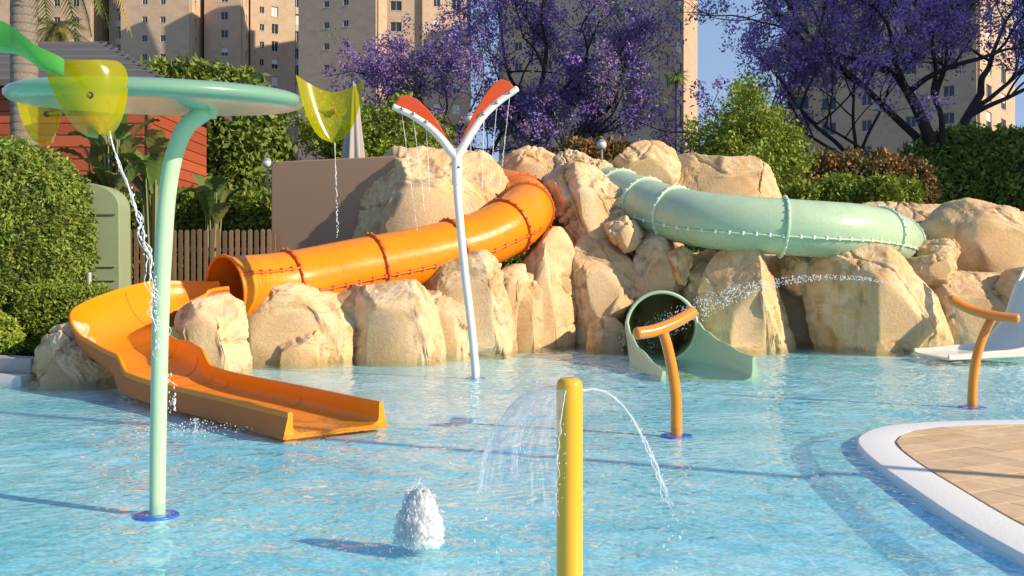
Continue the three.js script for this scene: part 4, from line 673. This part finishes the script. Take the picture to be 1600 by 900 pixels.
// ---------- small structures ----------
{ // green cabinet
  const m = std(0.27, 0.33, 0.19, 0.6, { bumpMap: grain, bumpScale: 0.0012 }), dk = std(0.15, 0.19, 0.11, 0.6);
  const d = 21, a = P(96, 287, d), b = P(186, 287, d), w = b.x - a.x, top = a.y, o = thing('utility_cabinet', 'pale green rounded utility cabinet beside the picket fence', 'cabinet', [a.x, 0.6, -d]);
  const h = top - 0.6, s = new THREE.Shape(); s.moveTo(0, 0); s.lineTo(w, 0); s.lineTo(w - 0.02, h - 0.5); s.bezierCurveTo(w - 0.03, h - 0.18, w - 0.32, h - 0.04, w - 0.6, h - 0.01); s.lineTo(0, h); s.closePath();
  part('body', new THREE.ExtrudeGeometry(s, { depth: 0.6, bevelEnabled: true, bevelSize: 0.02, bevelThickness: 0.02, bevelSegments: 2, curveSegments: 16 }).translate(0, 0, -0.62), m, o);
  for (const y of [0.56, 1.0, 1.28, 2.35]) part('rib', chamferBox(w - 0.12, 0.022, 0.03, 0.006).translate(w / 2, y - 0.3 + 0.2, 0.025), y === 2.35 ? dk : m, o);
  const v = part('vent', chamferBox(0.2, 0.17, 0.03, 0.01).translate(0.4, h - 0.38, 0.02), m, o); part('slot', box(0.1, 0.015, 0.01, 0.4, h - 0.36, 0.04), dk, v);
  part('lock', new THREE.CylinderGeometry(0.025, 0.025, 0.03, 12).rotateX(Math.PI / 2).translate(0.6, 1.42, 0.03), dk, o);
  const p = thing('metal_post', 'short grey metal post in front of the green cabinet', 'post', [P(139, 0, 20).x, 0.55, -20]); part('post_tube', tube([V(0, -0.2, 0), V(0, 1.08, 0)], 0.055, 14, 6), std(0.5, 0.5, 0.48, 0.4, { metalness: 0.5 }), p);
  const q = thing('metal_post', 'thin white metal post between the clipped shrub and the cabinet', 'post', [P(110, 0, 20.4).x, 0.55, -20.4]); part('post_tube', tube([V(0, -0.2, 0), V(0, 1.5, 0)], 0.03, 12, 6), std(0.7, 0.7, 0.68, 0.4), q);
}
{ // picket fence
  reseed(141);
  const d = 24, o = thing('picket_fence', 'brown wooden picket fence behind the orange trough', 'fence', [0, 0, -d]), x0 = P(184, 0, d).x, x1 = P(421, 0, d).x, woods = [[0.20, 0.12, 0.07], [0.25, 0.15, 0.085], [0.16, 0.10, 0.06]].map((c) => std(...c, 0.85, { bumpMap: rep(grain, 1, 6), bumpScale: 0.006 }));
  const top = P(0, 360, d).y, n = Math.round((x1 - x0) / 0.148);
  for (let i = 0; i <= n; i++) { const w = 0.088, h = 1.5 + rr(-0.02, 0.02), s = new THREE.Shape(); s.moveTo(-w / 2, 0); s.lineTo(w / 2, 0); s.lineTo(w / 2, h - 0.03); s.quadraticCurveTo(w / 2, h, 0, h + 0.015); s.quadraticCurveTo(-w / 2, h, -w / 2, h - 0.03); s.closePath(); part('picket', new THREE.ExtrudeGeometry(s, { depth: 0.022, bevelEnabled: true, bevelSize: 0.004, bevelThickness: 0.004, bevelSegments: 1, curveSegments: 4 }).translate(x0 + i * (x1 - x0) / n, top - 1.5, 0.02 + rr(0, 0.004)), woods[Math.floor(rnd() * 3)], o); }
  for (const y of [top - 0.45, top - 1.25]) part('rail', chamferBox(x1 - x0, 0.08, 0.035, 0.006).translate((x0 + x1) / 2, y, 0), woods[1], o);
  for (const x of [x0 - 0.02, (x0 + x1) / 2 + 0.4, x1 + 0.08]) part('post', chamferBox(0.1, 1.75, 0.1, 0.01).translate(x, top - 0.95, -0.07), woods[0], o);
  const wl = thing('garden_wall', 'low white wall seen through the gaps of the picket fence', 'wall', [0, 0, -27.6]); part('wall_body', box(6.5, 0.9, 0.2, -8.6, 1.65, 0), std(0.74, 0.72, 0.68, 0.8), wl);
}
{ // plain brown wall beside the rocks
  const d = 23.4, a = P(423, 248, d), b = P(590, 244, d), o = thing('rendered_wall', 'smooth plain brown rendered wall with a rounded corner', 'wall', [a.x * 1.03, 0.6, -d - 0.9], -0.22), w = (b.x - a.x) * 1.25, h = a.y - 0.6;
  const s = new THREE.Shape(); s.moveTo(0, 0); s.lineTo(w, 0); s.lineTo(w, h + 0.06); s.lineTo(0.16, h); s.quadraticCurveTo(0, h, 0, h - 0.18); s.closePath();
  part('render_coat', new THREE.ExtrudeGeometry(s, { depth: 0.5, bevelEnabled: true, bevelSize: 0.03, bevelThickness: 0.03, bevelSegments: 3 }).translate(0, 0, -0.5), std(0.36, 0.225, 0.145, 0.9, { bumpMap: grain, bumpScale: 0.0015 }), o);
}
{ // closed parasol
  const d = 27, c = P(552, 245, d), top = P(552, 128, d).y, o = thing('closed_parasol', 'closed grey cloth parasol standing above the brown wall', 'parasol', [c.x, 1.2, -d]);
  part('pole', tube([V(0, 0, 0), V(0, top - 1.2, 0)], 0.03, 10, 4), steel, o);
  const y0 = 2.4, y1 = top - 1.25, cloth = grid(64, 30, (u, v) => { const a = u * 6.2832, k = v, R = lerp(0.44, 0.09, Math.pow(k, 0.8)) * (1 + 0.22 * Math.sin(a * 8 + 0.5 * Math.sin(k * 5)) * (1 - k * 0.6)) * (k > 0.9 ? 1 - (k - 0.9) * 6 : 1); return [Math.cos(a) * R + 0.05 * (k - .5), lerp(y0, y1, k), Math.sin(a) * R]; }, true);
  part('cloth', cloth, std(0.40, 0.36, 0.34, 0.9, { side: THREE.DoubleSide }), o);
}
function globeLamp(label, px, py, d, r, yBase) {
  const c = P(px, py, d), o = thing('garden_lamp', label, 'lamp', [c.x, yBase, c.z]), y = c.y - yBase;
  part('pole', tube([V(0, 0, 0), V(0, y - r * 0.8, 0)], 0.03, 10, 4), std(0.35, 0.36, 0.37, 0.5), o);
  part('globe', new THREE.SphereGeometry(r, 24, 16).translate(0, y, 0), phys(0.75, 0.73, 0.70, 0.15), o);
  part('cap', new THREE.SphereGeometry(r * 1.04, 24, 10, 0, 6.2832, 0, 1.2).translate(0, y + 0.01, 0), std(0.3, 0.3, 0.31, 0.4), o);
}
globeLamp('small globe lamp on a thin post beside the brown wall', 418, 255, 28, 0.14, 1.2);
globeLamp('small globe lamp behind the rock ridge', 940, 226, 31, 0.15, 1.2);
globeLamp('white globe lamp behind the red wings', 735, 186, 34, 0.2, 1.2);
{ // red cabin with a grey shingle roof
  reseed(151);
  const d = 27.5, xr = P(234, 0, d).x, eave = P(0, 133, d).y, o = thing('red_cabin', 'red timber cabin with horizontal boards and a grey shingle roof', 'cabin', [xr, 1.1, -d]), h = eave - 1.1, W = 9;
  part('wall', box(W, h, 5, -W / 2, h / 2, -2.55), std(0.16, 0.035, 0.015, 0.8), o);
  const reds = [[0.40, 0.08, 0.024], [0.45, 0.095, 0.03], [0.35, 0.065, 0.02]].map((c) => std(...c, 0.6, { bumpMap: rep(grain, 8, 1), bumpScale: 0.006 }));
  const bh = 0.32; for (let y = 0.1; y < h - bh; y += bh) { part('board', chamferBox(W - 0.05, bh - 0.025, 0.045, 0.012).translate(-W / 2, y + bh / 2, 0.0), reds[Math.floor(rnd() * 3)], o); part('board', chamferBox(4.9, bh - 0.025, 0.045, 0.012).rotateY(Math.PI / 2).translate(0.01, y + bh / 2, -2.55), reds[Math.floor(rnd() * 3)], o); }
  part('corner_post', box(0.1, h, 0.1, 0.02, h / 2, 0.02), reds[0], o);
  const y0 = h, y1 = h + 1.7, ov = 0.62, x0 = -W - ov, x1 = ov, z0 = ov, z1 = -5.1 - ov, rz = (z0 + z1) / 2, ra = x1 - 2.9, V4 = [[x0, y0, z0], [x1, y0, z0], [x1, y0, z1], [x0, y0, z1], [ra, y1, rz], [x0 + 2.9, y1, rz]];
  const rg = new THREE.BufferGeometry(); rg.setAttribute('position', new THREE.Float32BufferAttribute([0, 1, 4, 0, 4, 5, 1, 2, 4, 2, 3, 5, 2, 5, 4, 3, 0, 5, 0, 2, 1, 0, 3, 2].flatMap((i) => V4[i]), 3)); rg.computeVertexNormals();
  const slate = std(0.09, 0.088, 0.085, 0.9), roof = part('roof', rg, std(0.09, 0.085, 0.08, 0.9), o);
  // shingle courses on the two slopes in view
  const len = Math.hypot(y1 - y0, rz - z0), nr = 11;
  for (let i = 0; i < nr; i++) { const t = (i + 0.5) / nr, y = lerp(y0, y1, t) + 0.03, z = lerp(z0, rz, t), a = lerp(x0, x0 + 2.9, t), b = lerp(x1, ra, t), g = box(b - a, 0.03, len / nr * 1.12).rotateX(Math.atan2(y1 - y0, z0 - rz)); part('shingle_course', g.translate((a + b) / 2, y, z), i % 2 ? slate : std(0.11, 0.107, 0.103, 0.9), roof); }
  for (let i = 0; i < nr; i++) { const t = (i + 0.5) / nr, y = lerp(y0, y1, t) + 0.03, x = lerp(x1, ra, t), a = lerp(z1, rz, t), b = lerp(z0, rz, t), l2 = Math.hypot(y1 - y0, x1 - ra), g = box(l2 / nr * 1.12, 0.03, Math.max(0.05, b - a)).rotateZ(-Math.atan2(y1 - y0, x1 - ra)); part('shingle_course', g.translate(x, y, (a + b) / 2), slate, roof); }
  part('fascia', mergeGeometries([box(x1 - x0, 0.16, 0.04, (x0 + x1) / 2, y0 - 0.05, z0 + 0.01), box(0.04, 0.16, z0 - z1, x1 + 0.01, y0 - 0.05, (z0 + z1) / 2)]), std(0.10, 0.08, 0.07, 0.7), roof);
}
// ---------- apartment towers ----------
const wallNoise = tex(512, 512, (x, y) => { const v = 0.93 + 0.06 * (NA(x, y) - 0.5) + 0.05 * (NB(x, y) - 0.5) + 0.05 * (ND(x, y) - 0.5), s = (y % 64) < 2 ? 0.93 : 1; return [v * s, v * s * 0.995, v * s * 0.985]; });
const plaster = (r, g, b) => std(r, g, b, 0.9, { map: rep(wallNoise, 1) });
const sandWall = plaster(0.59, 0.44, 0.315), orangeWall = sandWall, slabMat = plaster(0.58, 0.52, 0.46);
const frameMat = std(0.55, 0.53, 0.50, 0.6), shutter = std(0.68, 0.66, 0.62, 0.7), glassMat = phys(0.03, 0.04, 0.055, 0.08, { specularIntensity: 1 });
// one wall of a tower: a panel with real openings, recessed frames and panes; origin at its lower left, facing +z
function facade(parent, w, h, holes, mat, mx) {
  const s = new THREE.Shape([[0, 0], [w, 0], [w, h], [0, h]].map(([a, b]) => new THREE.Vector2(a, b)));
  for (const [cx, cy, ww, wh] of holes) s.holes.push(new THREE.Path([[cx - ww / 2, cy - wh / 2], [cx - ww / 2, cy + wh / 2], [cx + ww / 2, cy + wh / 2], [cx + ww / 2, cy - wh / 2]].map(([a, b]) => new THREE.Vector2(a, b))));
  const g = new THREE.ExtrudeGeometry(s, { depth: 0.3, bevelEnabled: false }), p = g.attributes.position, uv = new Float32Array(p.count * 2); for (let i = 0; i < p.count; i++) { uv[2 * i] = (p.getX(i) + p.getZ(i)) / 8; uv[2 * i + 1] = p.getY(i) / 8; } g.setAttribute('uv', new THREE.BufferAttribute(uv, 2));
  const wall = part('wall', g.applyMatrix4(mx), mat, parent);
  for (const [cx, cy, ww, wh, kind] of holes) {
    const f = part('window', mergeGeometries([box(ww, 0.07, 0.08, cx, cy + wh / 2 - 0.035, 0.12), box(ww + 0.1, 0.08, 0.22, cx, cy - wh / 2 - 0.0, 0.24), box(0.06, wh, 0.08, cx - ww / 2 + 0.03, cy, 0.12), box(0.06, wh, 0.08, cx + ww / 2 - 0.03, cy, 0.12), box(0.05, wh, 0.07, cx, cy, 0.115)]).applyMatrix4(mx), frameMat, parent);
    part('pane', box(ww - 0.1, wh - 0.1, 0.03, cx, cy, 0.09).applyMatrix4(mx), kind === 's' ? shutter : glassMat, f);
    if (kind === 'h') part('shutter', box(ww - 0.1, wh * 0.5, 0.04, cx, cy + wh * 0.22, 0.15).applyMatrix4(mx), shutter, f);
  }
}
const M4 = (x, y, z, ry) => new THREE.Matrix4().makeRotationY(ry).setPosition(x, y, z);
const rows = (y0, dy, n, list) => { const out = []; for (let i = 0; i < n; i++) for (const [x, w, h, kinds] of list) out.push([x, y0 + i * dy, w, h, kinds?.[(i * 7 + 3) % kinds.length]]); return out; };
function block(o, w, dep, h, x, z, frontHoles, rightHoles, fm, rm) {     // front wall at z, right wall at x + w
  part('core', box(w - 0.1, h, dep - 0.1, x + w / 2, h / 2, z - dep / 2 - 0.05), fm, o);
  facade(o, w, h, frontHoles, fm, M4(x, 0, z - 0.02, 0));
  if (rightHoles) facade(o, dep, h, rightHoles, rm ?? fm, M4(x + w - 0.02, 0, z, Math.PI / 2));
}
const U = (d) => d / F;                                      // metres per photo pixel at distance d
{
  const d = 165, u = U(d), o = thing('apartment_tower', 'long stepped sand coloured apartment block behind the red cabin', 'building', [0, 0, -d]), X = (px) => (px - 800) * u, h = 58;
  const w = (px0, px1) => X(px1) - X(px0);
  block(o, w(-80, 143), 14, h, X(-80), 0, rows(33.6, 2.96, 8, [[w(-80, 30), 1.0, 1.3], [w(-80, 90), 1.0, 1.3], [w(-80, 120), 1.0, 1.3]]), rows(33.6, 2.96, 8, [[2.2, 0.8, 1.3]]), sandWall);
  block(o, w(155, 200), 12, h, X(155), -4.3, [], null, orangeWall);
  for (let i = 0; i < 9; i++) { const y = 31 + i * 2.96, bal = part('balcony', box(w(170, 197), 1.0, 1.1, X(183.5), y, -3.4), slabMat, o); part('pane', box(w(172, 196), 1.5, 0.05, X(184), y + 1.3, -3.9), glassMat, bal); }
  block(o, w(197, 303), 12, h, X(197), 2, rows(33.3, 2.96, 9, [[w(197, 234), 0.85, 1.05], [w(197, 262), 0.85, 1.05]]), rows(33.3, 2.96, 9, [[2.0, 0.8, 1.3]]), sandWall, orangeWall);
  block(o, w(313, 371), 12, h, X(313), -2.4, rows(32.2, 2.93, 9, [[w(313, 345), 1.15, 1.35, ['', '', 'h']]]), rows(32.2, 2.93, 9, [[2, 0.8, 1.3]]), sandWall, orangeWall);
  const wing = thing('apartment_tower', 'orange lit apartment wing with white shutters beside glazed balconies', 'building', [X(376), 0, -d - 6], 0.5);
  block(wing, 7.6, 10, h, 0, 0, rows(31.4, 2.93, 9, [[1.9, 0.75, 1.15], [4.1, 1.1, 1.7, ['s', '', 'h', 's', '']]]), null, orangeWall);
  for (let i = 0; i < 10; i++) { const y = 29.2 + i * 2.93, b = part('balcony', box(3.1, 1.15, 1.2, 9.3, y, -0.6), slabMat, wing); part('pane', box(2.9, 1.7, 0.06, 9.3, y + 1.45, -0.4), i % 4 === 1 ? shutter : glassMat, b); for (let k = 0; k < 4; k++) part('mullion', box(0.07, 1.7, 0.09, 8 + k * 0.87, y + 1.45, -0.37), frameMat, b); }
  part('core', box(3.2, h, 8, 9.35, h / 2, -4.9), slabMat, wing);
}
{
  const d = 147, u = U(d), X = (px) => (px - 800) * u, o = thing('apartment_tower', 'brown shaded apartment tower with pairs of small square windows', 'building', [X(468), 0, -d], -0.36), w = 122 * u / 0.9;
  block(o, w, 2.6, 57, 0, 0, rows(31.0, 3.0, 9, [[w * 0.37, 0.85, 0.95], [w * 0.62, 0.85, 0.95]]), [], sandWall);
  const b = thing('apartment_tower', 'pale apartment tower rising behind the left of the purple tree', 'building', [X(596), 0, -d + 1], 0.12); block(b, 6.0, 8, 60, 0, 0, rows(31, 3, 10, [[2.2, 1.6, 1.4]]), null, sandWall);
  const c = thing('apartment_tower', 'narrow orange lit tower wing seen through the purple branches', 'building', [X(660), 0, -d + 1], 0.42); block(c, 7.4, 7, 60, 0, 0, rows(19.6, 3, 13, [[2.2, 1.0, 1.2, ['', 'h']], [5.2, 1.2, 1.5, ['h', '', 's']]]), null, orangeWall);
}
{
  const d = 137, u = U(d), th = -0.42, o = thing('apartment_tower', 'tower with a dark front and an orange lit side above the rock ridge', 'building', [(1030 - 800) * u, 0, -d], th), w = 23.5;
  block(o, w, 20, 62, -w, 0, rows(13, 3.0, 15, [[3, 1.2, 1.3], [7.5, 1.2, 1.3], [14, 1.2, 1.3, ['', 'h']], [19.6, 1.3, 1.3]]), rows(13, 3.0, 15, [[2.8, 2.6, 1.7, ['', 'h', '']], [9.5, 3.4, 1.9, ['s', '', 'h', '']]]), sandWall, orangeWall);
}
{
  const d = 112, u = U(d), th = -0.66, o = thing('apartment_tower', 'tower with a shaded front behind the forked purple tree', 'building', [(1527 - 800) * u, 0, -d], th), w = 21.5;
  block(o, w, 17, 60, -w, 0, rows(10, 3.0, 15, [[5, 1.8, 1.5], [9.5, 1.2, 1.3], [14.5, 1.2, 1.3, ['', 'h']], [18.6, 1.2, 1.3]]), rows(10, 3.0, 15, [[4, 2.4, 1.9, ['h', '', 's']], [11, 2.4, 1.9, ['', 'h']]]), sandWall, orangeWall);
  for (let i = 0; i < 13; i++) { const b = part('balcony', box(3.2, 1.0, 1.4, -w + 0.9, 9 + i * 3, 0.9), orangeWall, o); part('pane', box(2.6, 1.6, 0.05, -w + 1.2, 10.4 + i * 3, 0.34), glassMat, b); }
}
{ // tower beside the pool, outside the frame, that shades the purple trees
  const o = thing('apartment_tower', 'sand coloured tower standing beyond the deck side of the pool', 'building', [75, 0, -26], 0.1); block(o, 18, 17, 58, -9, 8.5, rows(10, 3, 15, [[4, 1.6, 1.4], [9, 1.6, 1.4], [14, 1.6, 1.4]]), null, sandWall);
}
renderer.render(scene, camera);
